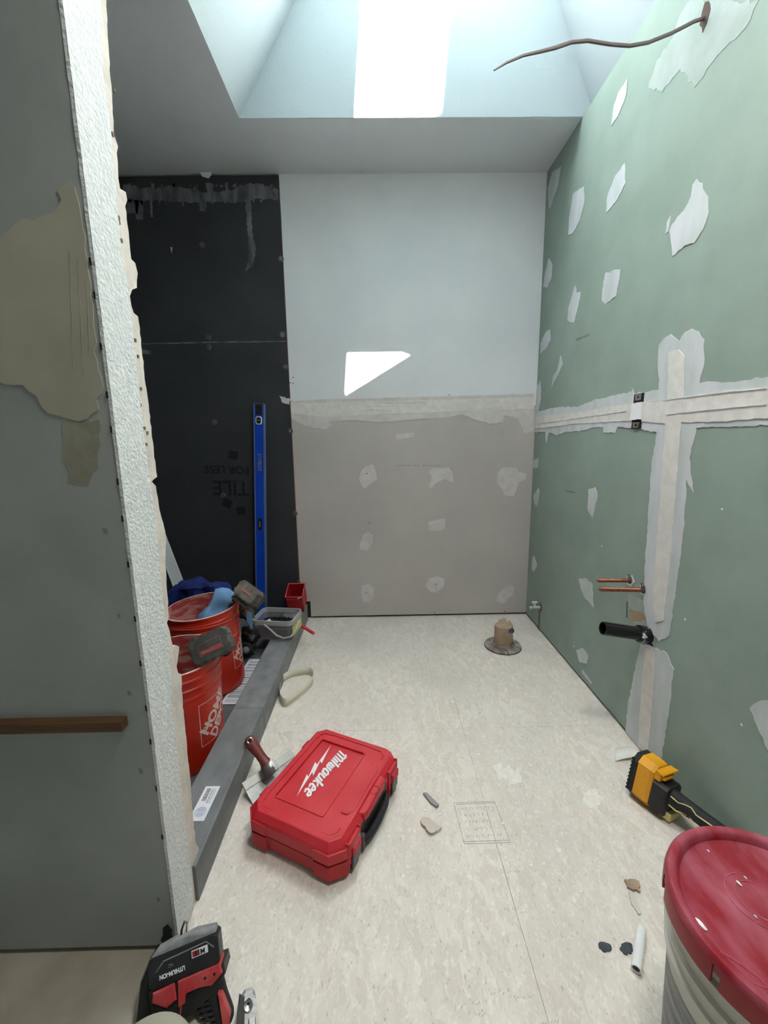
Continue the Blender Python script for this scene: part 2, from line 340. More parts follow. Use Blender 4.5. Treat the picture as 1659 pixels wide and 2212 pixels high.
# lettering printed upside down on the lower board
def pr(o): return o
for txt, x, y, sz, sx in (('FOR LESS', 490, 1014, .062, 1.02), ('TILE', 499, 1053, .118, .98)):
    p = hit(x, y, 'y', YB - .0122); M = frame(p, (-1, 0, .045), z=(0, -1, 0))
    text_mesh(txt, sz, M, bold=.0016, depth=.0003, sx=sx).build('printed_lettering', M_['blackprint'], wb)
for x, y, a in ((504, 983, 12), (491, 1087, 25), (521, 1103, -12)):
    p = hit(x, y, 'y', YB - .0122); M = Matrix.Translation(p) @ Matrix.Rotation(R(a), 4, 'Y')
    MB().box((-.026, -.0004, -.024), (.026, .0004, .024), M).build('printed_square', M_['blackprint'], wb)
p = hit(497, 1038, 'y', YB - .0122); MB().box((-.07, -.0003, -.002), (.07, .0003, .0005), Matrix.Translation(p)).build('printed_line', M_['blackprint'], wb)
# compound on the back wall: joint band and spots
on_back('joint_compound', [(607, 862), (640, 866), (700, 862), (820, 860), (950, 856), (1050, 854), (1154, 850), (1152, 932), (1132, 936), (1118, 905), (1090, 897), (1085, 912), (1060, 916), (1020, 905), (1000, 895), (960, 902), (900, 906), (830, 912), (760, 908), (705, 912), (720, 918), (705, 928), (660, 920), (632, 906), (625, 896), (612, 890)], M_['mudgrey'], .002, .002)
on_back('joint_tape', [(612, 872), (1153, 858), (1153, 882), (900, 892), (700, 900), (618, 892)], M_['tape'], .0032, .0015)
for y0 in (868, 876, 884):
    on_back('trowel_ridge', [(640, y0 + 4), (800, y0), (1000, y0 - 3), (1150, y0 - 8), (1150, y0 - 6.5), (1000, y0 - 1), (800, y0 + 1.6), (640, y0 + 6)], M_['tape'], .0048, .001)
spots = [
 [(782, 1015), (790, 1008), (806, 1004), (812, 1020), (814, 1036), (785, 1056), (775, 1034)],
 [(925, 1020), (935, 1012), (970, 1010), (977, 1022), (980, 1042), (972, 1040), (960, 1034), (940, 1045), (932, 1055), (926, 1050), (933, 1032)],
 [(1075, 1024), (1085, 1010), (1115, 1010), (1122, 1020), (1136, 1022), (1136, 1034), (1120, 1042), (1110, 1072), (1090, 1070), (1085, 1056), (1074, 1046)],
 [(855, 938), (895, 934), (893, 944), (857, 949)],
 [(926, 1126), (962, 1120), (961, 1140), (950, 1147), (926, 1146)],
 [(785, 1155), (795, 1149), (806, 1156), (804, 1175), (792, 1189), (779, 1186), (778, 1174)],
 [(926, 1250), (945, 1245), (960, 1250), (958, 1268), (944, 1280), (932, 1279), (919, 1266)],
 [(782, 1265), (795, 1261), (808, 1270), (806, 1292), (798, 1301), (785, 1300), (780, 1285)],
 [(1076, 1282), (1095, 1265), (1110, 1266), (1108, 1284), (1085, 1305), (1070, 1298)]]
for s_ in spots: on_back('compound_spot', s_, M_['mudgrey'], .0018, .002, step=.01)
for x, y in ((633, 815), (633, 828), (627, 827), (793, 1023), (791, 1280), (941, 1262), (1089, 1285), (939, 1324), (1090, 1320), (793, 1330), (798, 1130), (971, 853)):
    p = hit(x, y, 'y', YB - .0022); MB().lathe([(0, .0006), (.003, .0004), (.0032, -.0004)], 8, Matrix.Translation(p) @ Matrix.Rotation(R(90), 4, 'X')).build('screw_hole', M_['dark'], wb)
# faint line of print on the grey board
for k, (x0, x1) in enumerate(((858, 888), (894, 906), (914, 957))):
    n = (x1 - x0) // 4
    mb = MB()
    for j in range(n):
        p = hit(x0 + j * 4, 1005.5, 'y', YB - .0004); mb.box((p.x, p.y, p.z - .004), (p.x + .006, p.y + .0005, p.z + random.uniform(.001, .004)))
    mb.build('board_print', mat('faint_board_ink%d' % k, (150, 147, 143), .8), wb)
# right wall compound
def on_right(name, pts, m, t=.0015, amp=.0025, step=.014, lab=None):
    P = [(lambda h: (h.y, h.z))(hit(a, b, 'x', XR)) for a, b in pts]
    o = MB().prism(rough_poly(P, step, amp), -.0002, t, PX()).build(name, m, wr)
    if lab: o['label'] = lab
    return o
on_right('joint_compound', [(1152, 892), (1200, 880), (1250, 878), (1290, 862), (1366, 846), (1367, 838), (1370, 850), (1420, 842), (1500, 832), (1520, 826), (1600, 822), (1659, 814), (1850, 794), (2150, 764), (2150, 890), (1850, 908), (1560, 922), (1500, 925), (1440, 940), (1400, 930), (1380, 925), (1334, 922), (1330, 934), (1304, 934), (1303, 922), (1275, 925), (1260, 930), (1240, 932), (1218, 934), (1205, 940), (1186, 934), (1180, 960), (1178, 932), (1150, 936)], M_['mudthin'], .0016, .003)
on_right('joint_compound', [(1420, 930), (1425, 850), (1422, 780), (1425, 745), (1435, 730), (1450, 722), (1468, 738), (1480, 718), (1495, 710), (1510, 716), (1522, 735), (1521, 790), (1512, 830), (1505, 925), (1490, 990), (1498, 1064), (1484, 1035), (1478, 1140), (1465, 1240), (1452, 1340), (1446, 1372), (1425, 1385), (1400, 1358), (1390, 1300), (1394, 1220), (1401, 1120), (1408, 1010)], M_['mudthin'], .0018, .003)
on_right('joint_compound', [(1384, 1390), (1400, 1392), (1440, 1410), (1456, 1445), (1448, 1520), (1430, 1640), (1400, 1632), (1375, 1612), (1352, 1580), (1356, 1530), (1368, 1470), (1378, 1420)], M_['mudthin'], .0018, .003)
on_right('joint_tape', [(1152, 902), (1250, 890), (1360, 872), (1440, 862), (1560, 845), (1850, 819), (2150, 790), (2150, 868), (1850, 889), (1560, 910), (1440, 914), (1360, 909), (1250, 915), (1154, 926)], M_['tape'], .0034, .002)
on_right('joint_tape', [(1446, 760), (1468, 755), (1480, 770), (1478, 860), (1470, 960), (1460, 1080), (1447, 1240), (1436, 1340), (1418, 1345), (1412, 1300), (1420, 1180), (1432, 1020), (1441, 900), (1446, 820)], M_['tape'], .0038, .002)
on_right('joint_tape', [(1396, 1398), (1415, 1410), (1412, 1480), (1408, 1560), (1400, 1634), (1380, 1612), (1384, 1540), (1390, 1460)], M_['tape'], .0034, .002)
for P in ([(1440, 862), (1560, 846), (1659, 838), (1659, 840), (1560, 849), (1440, 865)], [(1440, 893), (1560, 880), (1659, 872), (1659, 874), (1560, 883), (1440, 896)], [(1162, 912), (1250, 901), (1355, 886), (1355, 888), (1250, 904), (1162, 915)]):
    on_right('trowel_ridge', P, M_['mud'], .0052, .0008)
rsp = [
 [(1186, 450), (1184, 405), (1194, 372), (1212, 360), (1206, 400), (1190, 448)],
 [(1238, 418), (1262, 402), (1263, 435), (1254, 475), (1238, 505), (1228, 508), (1230, 470), (1234, 446)],
 [(1330, 380), (1350, 352), (1352, 395), (1335, 430), (1310, 460), (1312, 425)],
 [(1336, 200), (1357, 170), (1352, 210), (1336, 250), (1321, 272), (1326, 230)],
 [(1506, 386), (1518, 396), (1522, 415), (1530, 425), (1532, 460), (1520, 495), (1500, 525), (1480, 530), (1454, 553), (1450, 525), (1446, 500), (1452, 485), (1478, 455), (1493, 425), (1497, 400)],
 [(1308, 590), (1341, 580), (1336, 615), (1332, 640), (1310, 656), (1301, 650), (1304, 610)],
 [(1186, 558), (1193, 570), (1192, 600), (1182, 622), (1174, 618), (1178, 590)],
 [(1243, 616), (1246, 632), (1255, 630), (1250, 660), (1240, 698), (1227, 694), (1228, 665), (1236, 640)],
 [(1180, 716), (1189, 712), (1190, 735), (1180, 752), (1168, 764), (1168, 740)],
 [(1211, 768), (1216, 785), (1208, 805), (1200, 820), (1192, 836), (1196, 810), (1204, 800)],
 [(1160, 836), (1168, 822), (1169, 860), (1162, 895), (1156, 880)],
 [(1450, 465), (1444, 500), (1438, 505), (1441, 480)],
 [(1272, 1056), (1286, 1052), (1291, 1070), (1284, 1105), (1280, 1119), (1270, 1100)],
 [(1250, 1250), (1266, 1249), (1280, 1262), (1282, 1312), (1262, 1288), (1255, 1270)],
 [(1245, 1404), (1258, 1400), (1271, 1416), (1268, 1434), (1252, 1430)],
 [(1153, 1070), (1163, 1054), (1167, 1062), (1160, 1096), (1154, 1085)],
 [(1150, 1205), (1154, 1200), (1160, 1222), (1154, 1236), (1149, 1230)],
 [(1152, 995), (1164, 990), (1162, 1010), (1149, 1012)],
 [(1620, 1530), (1645, 1513), (1690, 1520), (1700, 1640), (1660, 1620), (1638, 1570)]]
for s_ in rsp: on_right('compound_spot', s_, M_['mudthin'], .0018, .003, .012)
for s_ in ([(1328, 604), (1332, 600), (1318, 630), (1312, 636)], [(1246, 750), (1272, 722), (1274, 727), (1250, 754)]):
    pass
on_right('dirt_streak', [(1243, 732), (1273, 721), (1272, 725), (1246, 737)], mat('grey_scuff', (116, 136, 128), .9), .0003, .001)
on_right('dirt_streak', [(1220, 1058), (1243, 1063), (1243, 1066), (1224, 1062)], mat('grey_scuff2', (112, 130, 122), .9), .0003, .001)
on_right('compound_smear', [(1258, 1446), (1280, 1476), (1276, 1478), (1256, 1452)], M_['mudthin'], .0006, .003)
for x, y in ((1480, 1338), (1602, 1566), (1240, 1396), (1460, 1150), (1300, 1180), (1560, 1100)):
    p = hit(x, y, 'x', XR); MB().lathe([(0, .002), (.003, .0012), (.004, -.001)], 7, Matrix.Translation(p) @ Matrix.Rotation(R(-90), 4, 'Y')).build('compound_speck', M_['mud'], wr)
# bruised paper patch round the cable hole, high on the right wall
on_right('torn_patch', [(1490, 0), (1470, 30), (1455, 80), (1420, 130), (1400, 190), (1430, 200), (1470, 150), (1500, 190), (1560, 110), (1610, 60), (1640, 0)], mat('bruised_wall_paper', (170, 180, 176), .8, col2=(152, 168, 160), scale=10, bump=.8, bscale=20, lo=.4, hi=.7), .001, .006)
# ceiling and skylight shaft
ZK = Y1
ce = struct('ceiling', MB().box((-1.6, Y1, ZC), (1.05, 2.6, ZT)).box((-1.6, .70, ZC), (-.568, Y1, ZT)).box((-2.35, -1.95, ZC), (1.05, .70, ZT)).box((-2.35, .70, ZC), (-1.6, .9, ZT)), M_['white'])
bl, br_ = (-.568, ZC), (.966, ZC); tl, tr = (.005, 3.37), (.452, 3.63); YN, YT = .70, 1.51
def hexa(inner, out):   # four inner corners, one outward offset
    o = Vector(out); a = [Vector(p) for p in inner]
    return MB().add(a + [p + o for p in a], [(0,1,2,3), (7,6,5,4), (0,4,5,1), (1,5,6,2), (2,6,7,3), (3,7,4,0)])
e = .001
struct('wall_shaft_back', hexa([(bl[0] - .02, Y1 - .002, ZC - 0 + e), (br_[0] + .02, Y1 - .002, ZC + e), (tr[0] + .2, Y1 - .002, tr[1] + .117), (tl[0] - .2, Y1 - .002, tl[1] - .117)], (0, .06, 0)), M_['shaft'])
struct('wall_shaft_left', hexa([(bl[0], YN - .1, ZC + e), (bl[0], Y1, ZC + e), (tl[0], Y1, tl[1]), (tl[0], YT - .1, tl[1])], (-.06, 0, 0)), M_['shaft'])
struct('wall_shaft_right', hexa([(br_[0], YN - .1, ZC - .03), (br_[0], Y1, ZC - .03), (tr[0], Y1, tr[1]), (tr[0], YT - .1, tr[1])], (.06, 0, 0)), M_['shaft'])
struct('wall_shaft_near', hexa([(bl[0] - .05, YN, ZC + e), (br_[0] + .05, YN, ZC + e), (tr[0] + .05, YT, tr[1] + .0293), (tl[0] - .05, YT, tl[1] - .0293)], (0, -.06, 0)), M_['shaft'])
# skylight frame on the roof
MR = Matrix.Translation((.2285, (YT + Y1) / 2, 3.5)) @ Matrix.Rotation(-math.atan(.5817), 4, 'Y')
hx, hy = .2285 / math.cos(math.atan(.5817)), (Y1 - YT) / 2
sk = MB().box((-hx - .3, -hy - .25, .012), (-hx, hy + .25, .1), MR).box((hx, -hy - .25, .012), (hx + .3, hy + .25, .1), MR).box((-hx - .3, -hy - .25, .012), (hx + .3, -hy, .1), MR).box((-hx - .3, hy, .012), (hx + .3, hy + .25, .1), MR)
struct('window_1', sk, M_['white'])
# remaining shell, out of frame
struct('wall_near', MB().box((-2.35, -1.95, -.1), (1.05, -1.85, ZC + .05)), M_['white'])
struct('wall_left', MB().box((-2.35, -1.9, -.1), (-2.25, .8, ZC + .05)), M_['white'])
struct('wall_shower_side', MB().box((-1.6, .83, -.1), (-1.47, 2.6, ZC + .05)), M_['black'])
# partition
pw = struct('wall_partition', MB().box((-2.3, YP + .001, .02), (XP - .001, .824, ZC)), M_['partition'])
MB().box((-2.3, YP, .012), (XP + .0, YP + .0125, ZC - .001)).build('wall_face', M_['partition'], pw)
MB().box((-2.3, YP + .01, .0), (XP - .012, .82, .019)).build('bottom_plate', M_['dark'], pw)
def on_part(name, pts, m, t=.0015, amp=.003, step=.012):
    P = [(lambda h: (h.x, h.z))(hit(a, b, 'y', YP)) for a, b in pts]
    return MB().prism(rough_poly(P, step, amp), -.0002, t, PY(YP)).build(name, m, pw)
on_part('beige_patch', [(150, 392), (163, 405), (170, 440), (180, 490), (190, 560), (198, 640), (205, 720), (213, 800), (224, 838), (222, 850), (208, 862), (214, 885), (190, 905), (150, 906), (105, 892), (80, 856), (50, 832), (-60, 820), (-60, 520), (5, 515), (40, 482), (90, 470), (112, 462), (135, 432), (125, 412)], M_['beigemud'], .0016, .004)
on_part('olive_stain', [(135, 912), (215, 905), (220, 960), (212, 1010), (190, 1050), (150, 1040), (135, 980)], M_['olive'], .0008, .004)
for x, y, r in ((228, 1147, 6), (257, 1330, 5), (279, 1497, 5), (304, 1665, 6), (342, 1943, 4)):
    on_part('grey_blotch', [(x - r, y - r), (x + r * .6, y - r * .8), (x + r, y + r), (x - r * .5, y + r)], mat('wall_blotch', (128, 130, 130), .9), .0004, .001)
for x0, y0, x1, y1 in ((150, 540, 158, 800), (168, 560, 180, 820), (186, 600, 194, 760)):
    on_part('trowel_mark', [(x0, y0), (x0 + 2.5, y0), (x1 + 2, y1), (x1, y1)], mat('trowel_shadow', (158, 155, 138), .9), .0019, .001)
on_part('compound_smear', [(304, 1818), (323, 1808), (325, 1835), (307, 1838)], mat('smear', (166, 168, 164), .9), .0008, .003)
on_part('wall_hole', [(352, 2004), (362, 1996), (373, 2008), (377, 2040), (360, 2060), (348, 2030)], M_['dark'], .0012, .003)
# end face of the partition: textured plaster, torn board edge beyond it
zz = [i * 40 for i in range(-1, 56)]
lft = [(-.452, YP - .0005, z) for z in (0,)]
texedge = [(214, -60), (218, 0), (222, 150), (235, 240), (250, 400), (262, 540), (277, 620), (285, 690), (300, 850), (320, 1000), (328, 1060), (340, 1170), (355, 1330), (365, 1400), (373, 1530), (390, 1680), (405, 1810), (412, 1880), (418, 1950), (414, 1975)]
E_ = [(lambda h: (h.y, h.z))(hit(a, b, 'x', XP + .006)) for a, b in texedge]
MX = Matrix(((0, 0, 1, XP), (1, 0, 0, 0), (0, 1, 0, 0), (0, 0, 0, 1)))   # (a,b,c)->(XP+c,a,b)
El = [p for p in E_ if p[1] > .012]; El[-1] = (El[-1][0], .012); topy = E_[0][0]
Erj = []
for i in range(len(El) - 1):
    a, b = Vector(El[i]), Vector(El[i + 1]); k = max(1, int((a - b).length / .012))
    for j in range(k): Erj.append(tuple(a + (b - a) * j / k + Vector((random.uniform(-.0015, .0015), 0))))
Erj.append(El[-1])
poly = [(YP - .001, .012)] + [(YP - .001 + random.uniform(-.0006, .0006), z * .02) for z in range(1, 121)] + [(YP - .001, ZC - .002), (topy, ZC - .002)] + Erj
plaster = MB().prism(poly, 0.0, .006, MX).build('textured_plaster', M_['texwhite'], pw)
torn = [(222, -60), (226, 0), (232, 120), (238, 200), (243, 290), (253, 318), (250, 332), (251, 366), (257, 408), (269, 415), (272, 432), (268, 446), (274, 500), (281, 560), (289, 568), (294, 590), (293, 622), (283, 626), (278, 640), (280, 660), (286, 676), (296, 684), (303, 745), (312, 830), (321, 900), (336, 1030), (326, 1040), (335, 1050), (340, 1090), (350, 1130), (356, 1160), (355, 1230), (360, 1290), (362, 1334), (359, 1345), (364, 1365), (371, 1400), (377, 1393), (385, 1397), (379, 1440), (383, 1453), (390, 1456), (391, 1500), (400, 1600), (409, 1690), (416, 1780), (421, 1822), (434, 1850), (436, 1880), (440, 1905), (432, 1935), (424, 1948)]
T_ = [(lambda h: (h.y, h.z))(hit(a, b, 'x', XP - .003)) for a, b in torn]
T2_ = []
for i in range(len(T_) - 1):
    a, b = Vector(T_[i]), Vector(T_[i + 1]); k = max(1, int((a - b).length / .01))
    for j in range(k): T2_.append(tuple(a + (b - a) * j / k + Vector((random.uniform(-.0018, .0018), 0))))
T_ = T2_ + [T_[-1]]
inner = [(.79, .015), (.79, ZC - .002)]
MB().prism(inner + [(T_[0][0], ZC - .002)] + T_, -.0125, -.0005, MX).build('torn_board_edge', M_['paper'], pw)
for x, y in ((212, 20), (246, 195), (256, 470), (262, 520), (292, 735), (298, 770), (304, 840), (303, 875), (312, 925), (316, 960), (318, 935), (257, 480), (243, 290), (368, 1520)):
    p = hit(x, y, 'x', XP + .0); MB().box((-.001, -.0022, -.003), (.0016, .0022, .003), Matrix.Translation(p)).build('nail_hole', mat('nail_hole', (120, 104, 88), .9), pw)
for i in range(14):
    y = 560 + i * 95 + random.uniform(-20, 20); x = 130 + 245 * y / 2010; p = hit(x, y, 'y', YP)
    MB().box((-.0015, -.0018, -.005), (.0015, .002, .006), Matrix.Translation((XP - .001, YP, p.z))).build('corner_nick', M_['dark'], pw)
# wooden strip on the partition face
p = hit(276, 1556, 'y', YP)
tag(MB().box((-1.4, YP - .02, p.z - .010), (p.x, YP + .0005, p.z + .010), bev=.001).build('wooden_rail', M_['wood']), 'brown wooden strip fixed across the grey partition wall', 'rail')
# ------------------------------------------------------------------ shower tray and curb
pan = struct('floor_shower_tray', MB().box((-1.47, .826, -.0), (-.561, 2.417, .014)), M_['pan'])
cb = struct('trim_1', MB().box((-.557, .832, 0), (-.449, 2.415, .085)), M_['curb'])
ys = hit(520, 1529, 'z', .1).y
MB().box((-.56, .83, .0), (-.447, ys - .0008, .1), bev=.003).build('curb_block', M_['curb'], cb)
MB().box((-.56, ys + .0008, .0), (-.447, 2.417, .099), bev=.003).build('curb_block', mat('grey_foam_curb_dusty', (112, 115, 118), .6, col2=(132, 134, 136), scale=22, bump=.5, bscale=60, stretch=(1, .6, 1)), cb)
# delivery label on the curb
L = [hit(*k, 'z', .1003) for k in ((446, 1699), (476, 1700), (442, 1772), (419, 1772))]
def quad_frame(tl_, tr_, bl_):
    x = tr_ - tl_; return frame(tl_, x, bl_ - tl_)
la = thing('barcode_label', (L[3].x, L[3].y, .1), 'white barcode label with blue round stamp stuck on grey curb', 'label')
lw, lh = .042, .112; ML = Matrix.Translation((-.518, .950, .1002)) @ Matrix.Rotation(R(-1), 4, 'Z')
MB().box((0, 0, 0), (lw, lh, .0005), ML).build('label_sheet', M_['sheet'], la)
mb = MB(); y = .062
while y < .104:
    w = random.choice((.0006, .0012, .002)); mb.box((.008, y, .0004), (.020, y + w, .0007), ML); y += w + random.choice((.0006, .001))
mb.build('barcode', M_['ink'], la)
mb = MB()
for k, x in enumerate((.024, .029, .033)):
    y = .055
    while y < .1:
        w = random.uniform(.002, .006); mb.box((x, y, .0004), (x + (.0026, .0012, .0012)[k], y + w, .0007), ML); y += w + .0012
mb.build('small_print', M_['ink'], la)
MS = ML @ Matrix.Translation((.021, .027, .0006)); mb = MB()
for r0 in (.0155, .012):
    mb.lathe([(r0, 0), (r0, .0003), (r0 - .0007, .0003), (r0 - .0007, 0)], 36, MS)
for k in range(-2, 3): mb.box((-.009, k * .004 - .0006, 0), (.009, k * .004 + .0004, .0003), MS)
mb.build('round_stamp', M_['bluestamp'], la)
# instruction sheet on the tray
sh = thing('instruction_sheet', (-.6, 1.72, .014), 'white instruction sheet lying in the tray beside the rear orange bucket', 'paper')
MSH = frame((-.668, 1.567, .0155), (1, -.03, 0), (.03, 1, 0))
n = 12; vsx = []; fsx = []
for j in range(n + 1):
    for i in range(5): vsx.append((i * .027, j * .03, .0012 * math.sin(j * 1.3 + i) + .0012))
for j in range(n):
    for i in range(4): a = j * 5 + i; fsx.append((a, a + 1, a + 6, a + 5))
so_ = MB().add(vsx, fsx, MSH).build('sheet', M_['sheet'], sh, smooth=True)
mb = MB(); y = .012
while y < .34:
    x1 = random.uniform(.07, .1); t_ = random.choice((.0012, .0012, .003)); mb.box((.012, y, .003), (x1, y + t_, .0034), MSH); y += random.choice((.006, .008, .016))
mb.build('printed_lines', M_['ink'], sh)
# ------------------------------------------------------------------ spirit level
lv = thing('spirit_level', (-.716, 2.35, .016), 'long cobalt blue spirit level leaning upright against the black board', 'level')
b0 = Vector((-.712, 2.352, .016)); t0 = Vector((-.6555, 2.393, 1.285)); MLv = frame((b0 + t0) / 2, (1, -.18, -.04), t0 - b0)   # x across, y along, z toward viewer
ll = (t0 - b0).length / 2
MB().box((-.026, -ll, -.010), (.026, ll, .008), MLv, bev=.002).build('body', M_['cobalt'], lv)
for s_ in (-1, 1): MB().box((s_ * .0285 - .0028, -ll + .001, -.012), (s_ * .0285 + .0028, ll - .001, .0115), MLv, bev=.001).build('rail', mat('pale_blue_edge', (92, 112, 160), .45), lv)
MB().box((-.0285, ll - .002, -.012), (.0285, ll + .006, .012), MLv, bev=.002).build('end_cap', M_['dustyblk'], lv)
MB().prism([(-.018, -.03), (.018, -.03), (.018, .03), (-.018, .03)], .008, .0088, MLv @ Matrix.Translation((0, ll - .028, 0))).build('hang_panel', M_['blk'], lv)
MB().lathe([(0, .0005), (.008, .0003), (.0085, -.0005)], 16, MLv @ Matrix.Translation((0, ll - .02, .0094))).build('hang_hole', M_['dark'], lv)
def vial(yc, w, h, white=True):
    Mv = MLv @ Matrix.Translation((0, yc, .008))
    o = [(-w, -h * .6), (-w * .6, -h), (w * .6, -h), (w, -h * .6), (w, h * .6), (w * .6, h), (-w * .6, h), (-w, h * .6)]
    v = MB().prism(o, 0, .0035, Mv, bev=.001).build('vial_frame', M_['logowhite'] if white else M_['blk'], lv)
    MB().prism([(a * .72, b * .78) for a, b in o], .003, .0042, Mv).build('vial_opening', M_['dark'], v)
    MB().tube([(0, -h * .5, .004), (0, h * .5, .004)] if not white else [(-w * .45, 0, .004), (w * .45, 0, .004)], .0035, 10, Mv).build('glass_tube', mat('vial_green', (120, 130, 110), .2), v)
vial(ll - .088, .0185, .022); vial(ll - .088 - .585, .013, .035, False)
Mt = MLv @ Matrix.Translation((.004, ll - .318, .0084)) @ Matrix.Rotation(R(90), 4, 'Z')
text_mesh('KOBALT', .0285, Mt, bold=.0009, depth=.0003, sx=.92).build('lettering', M_['greydust'], lv)
# white straightedge in the far left corner
pa = hit(345, 1085, 'y', 2.36); pb = hit(380, 1265, 'y', 2.18); dd = (pb - pa); pb2 = pa + dd * ((pa.z - .016) / (pa.z - pb.z)); pt2 = pa - dd * .16
q = thing('straightedge', pb2, 'pale grey straight bar leaning in the dark corner behind the torn board edge', 'bar')
MQ = frame((pb2 + pt2) / 2, (1, .25, .4), pb2 - pt2); hl = (pb2 - pt2).length / 2
MB().box((-.026, -hl, -.008), (.026, hl, .006), MQ, bev=.002).build('bar', M_['baralu'], q)
MB().box((-.031, -hl + .001, -.010), (-.024, hl - .001, .012), MQ, bev=.001).build('lip', M_['baralu'], q)
# ------------------------------------------------------------------ buckets
def bucket(loc, label, tilt=None):
    t = thing('bucket', loc, label, 'bucket', 'orange buckets in the shower tray')
    M = Matrix.Translation(loc) @ (tilt or I4)
    prof = [(0, .006), (.118, .006), (.124, 0), (.130, .004), (.132, .02), (.1395, .27), (.1425, .272), (.1425, .277), (.140, .280), (.1405, .300), (.1455, .302), (.1455, .307), (.142, .310), (.1425, .330), (.148, .333), (.148, .339), (.144, .342), (.1445, .362), (.1495, .364), (.1505, .368), (.1485, .371), (.1445, .371)]
    w = MB().lathe(prof, 64, M).build('body', M_['orange'], t, smooth=True)
    MB().lathe([(.1447, .3705), (.1425, .36), (.136, .25), (.128, .03), (.1, .012), (0, .012)], 64, M).build('inside_wall', M_['orangein'], w, smooth=True)
    MB().lathe([(.1496, .3702), (.1475, .3722), (.1450, .3716)], 64, M).build('dusty_rim', M_['print'], w, smooth=True)
    return t, M
def brad(z): return .132 + (.1395 - .132) * (z - .02) / .25
def bucket_print(t, M, az, zc=.165, hw=.075, hh=.075):
    """square frame with slanted stencil lettering wrapped on the wall; az in radians"""
    def warp(v):
        z = zc + v.y; r = brad(z) + .0006 + v.z; a = az + v.x / .137
        return M @ Vector((r * math.cos(a), r * math.sin(a), z))
    mb = MB(); k = 24; wd = .0012
    def strip(p, q):
        p = Vector(p); q = Vector(q); d = (q - p).normalized(); nrm = Vector((-d.y, d.x)) * wd
        vs = []; 
        for i in range(k + 1):
            c = p + (q - p) * i / k
            for s in (-1, 1): vs.append(warp(Vector((c.x + nrm.x * s, c.y + nrm.y * s, .0002))))
        mb.add(vs, [(2*i, 2*i+1, 2*i+3, 2*i+2) for i in range(k)])
    c4 = [(-hw, -hh), (hw, -hh), (hw, hh), (-hw, hh)]
    for i in range(4): strip(c4[i], c4[(i + 1) % 4])
    mb.build('print_frame', M_['print'], t)
    A = R(45)
    for txt, u, v, sz, sx in (('THE', -.047, .030, .018, 1.0), ('HOME', .003, .022, .053, .98), ('DEPOT', .003, -.024, .053, .82)):
        Mt = Matrix.Rotation(A, 4, 'Z') @ Matrix.Translation((u, v, 0))
        text_mesh(txt, sz, Mt, bold=.0022 if sz > .03 else .0008, depth=.0001, sx=sx, warp=warp).build('print_lettering', M_['print'], t)
T2 = Matrix.Rotation(R(-3), 4, 'Y') @ Matrix.Rotation(R(1.5), 4, 'X')
b2, MB2 = bucket(Vector((-.752, 1.725, .0185)), 'rear orange plastic bucket holding rags and a dusty cordless tool', T2)
b1, MB1 = bucket(Vector((-.694, 1.30, .0145)), 'front orange plastic bucket behind the torn board edge, battery tool in it')
bucket_print(b1, MB1, R(-8)); bucket_print(b2, MB2, R(8))
# bail handles
def bail(t, M, a0, drop, side):
    pts = []
    for i in range(25):
        a = math.pi * i / 24; x = .153 * math.cos(a); s = math.sin(a)
        pts.append(Matrix.Rotation(a0, 4, 'Z') @ Vector((x, side * (.150 * s + .006), .325 - drop * s)))
    MB().tube([M @ p for p in pts], .0022, 8).build('wire_handle', M_['pink'] if False else mat('dusty_red_wire', (196, 92, 80), .5), t, smooth=True)
bail(b2, MB2, R(-20), -.012, -1)
# rubble in bucket 2
tb = thing('rubble', (-.80, 1.66, .30), 'maroon dusty scraps lying inside the rear orange bucket', 'scraps')
for k in range(7):
    t = bmesh.new(); bmesh.ops.create_icosphere(t, subdivisions=2, radius=.03 + random.uniform(-.006, .008))
    for v in t.verts: v.co += v.co * noise.noise(v.co * 40 + Vector((k, 0, 0))) * .5
    MB().take(t, Matrix.Translation((-.845 + .025 * k, 1.665 + .012 * (k % 3) - .012 * k * .3, .262 + .008 * (k % 2)))).build('scrap', mat('maroon_scrap%d' % k, (96 + 6 * k, 52 + 6 * k, 50 + 4 * k), .9), tb, smooth=True)
MB().lathe([(0, .25), (.13, .25)], 32, MB2).build('fill', M_['orangein'], tb)
# ------------------------------------------------------------------ cloths
def cloth(name, rows, m, label, thick=.002, sub=4, amp=.003, fr=60):
    """rows: list of rows of 3D points (control net), smoothed into a sheet"""
    def cr_(P, t):
        n = len(P) - 1; t = min(max(t * n, 0), n - 1e-6); i = int(t); f = t - i
        p = [P[max(i - 1, 0)], P[i], P[i + 1], P[min(i + 2, n)]]
        return .5 * ((2 * p[1]) + (p[2] - p[0]) * f + (2 * p[0] - 5 * p[1] + 4 * p[2] - p[3]) * f * f + (3 * p[1] - p[0] - 3 * p[2] + p[3]) * f ** 3)
    rows = [[Vector(p) for p in r] for r in rows]; U = (len(rows[0]) - 1) * sub; V = (len(rows) - 1) * sub
    g = [[cr_(r, i / U) for i in range(U + 1)] for r in rows]
    vs = []
    for j in range(V + 1):
        for i in range(U + 1):
            p = cr_([g[k][i] for k in range(len(rows))], j / V); nn = noise.noise_vector(p * fr) * amp; vs.append(p + nn)
    fs = [(j*(U+1)+i, j*(U+1)+i+1, (j+1)*(U+1)+i+1, (j+1)*(U+1)+i) for j in range(V) for i in range(U)]
    o = MB().add(vs, fs).build(name, m, smooth=True)
    md = o.modifiers.new('s', 'SOLIDIFY'); md.thickness = thick
    return tag(o, label, name if False else 'cloth')
def pxs(rows):   # rows of (px, py, depth y)
    return [[hit(a, b, 'y', c) for a, b, c in r] for r in rows]
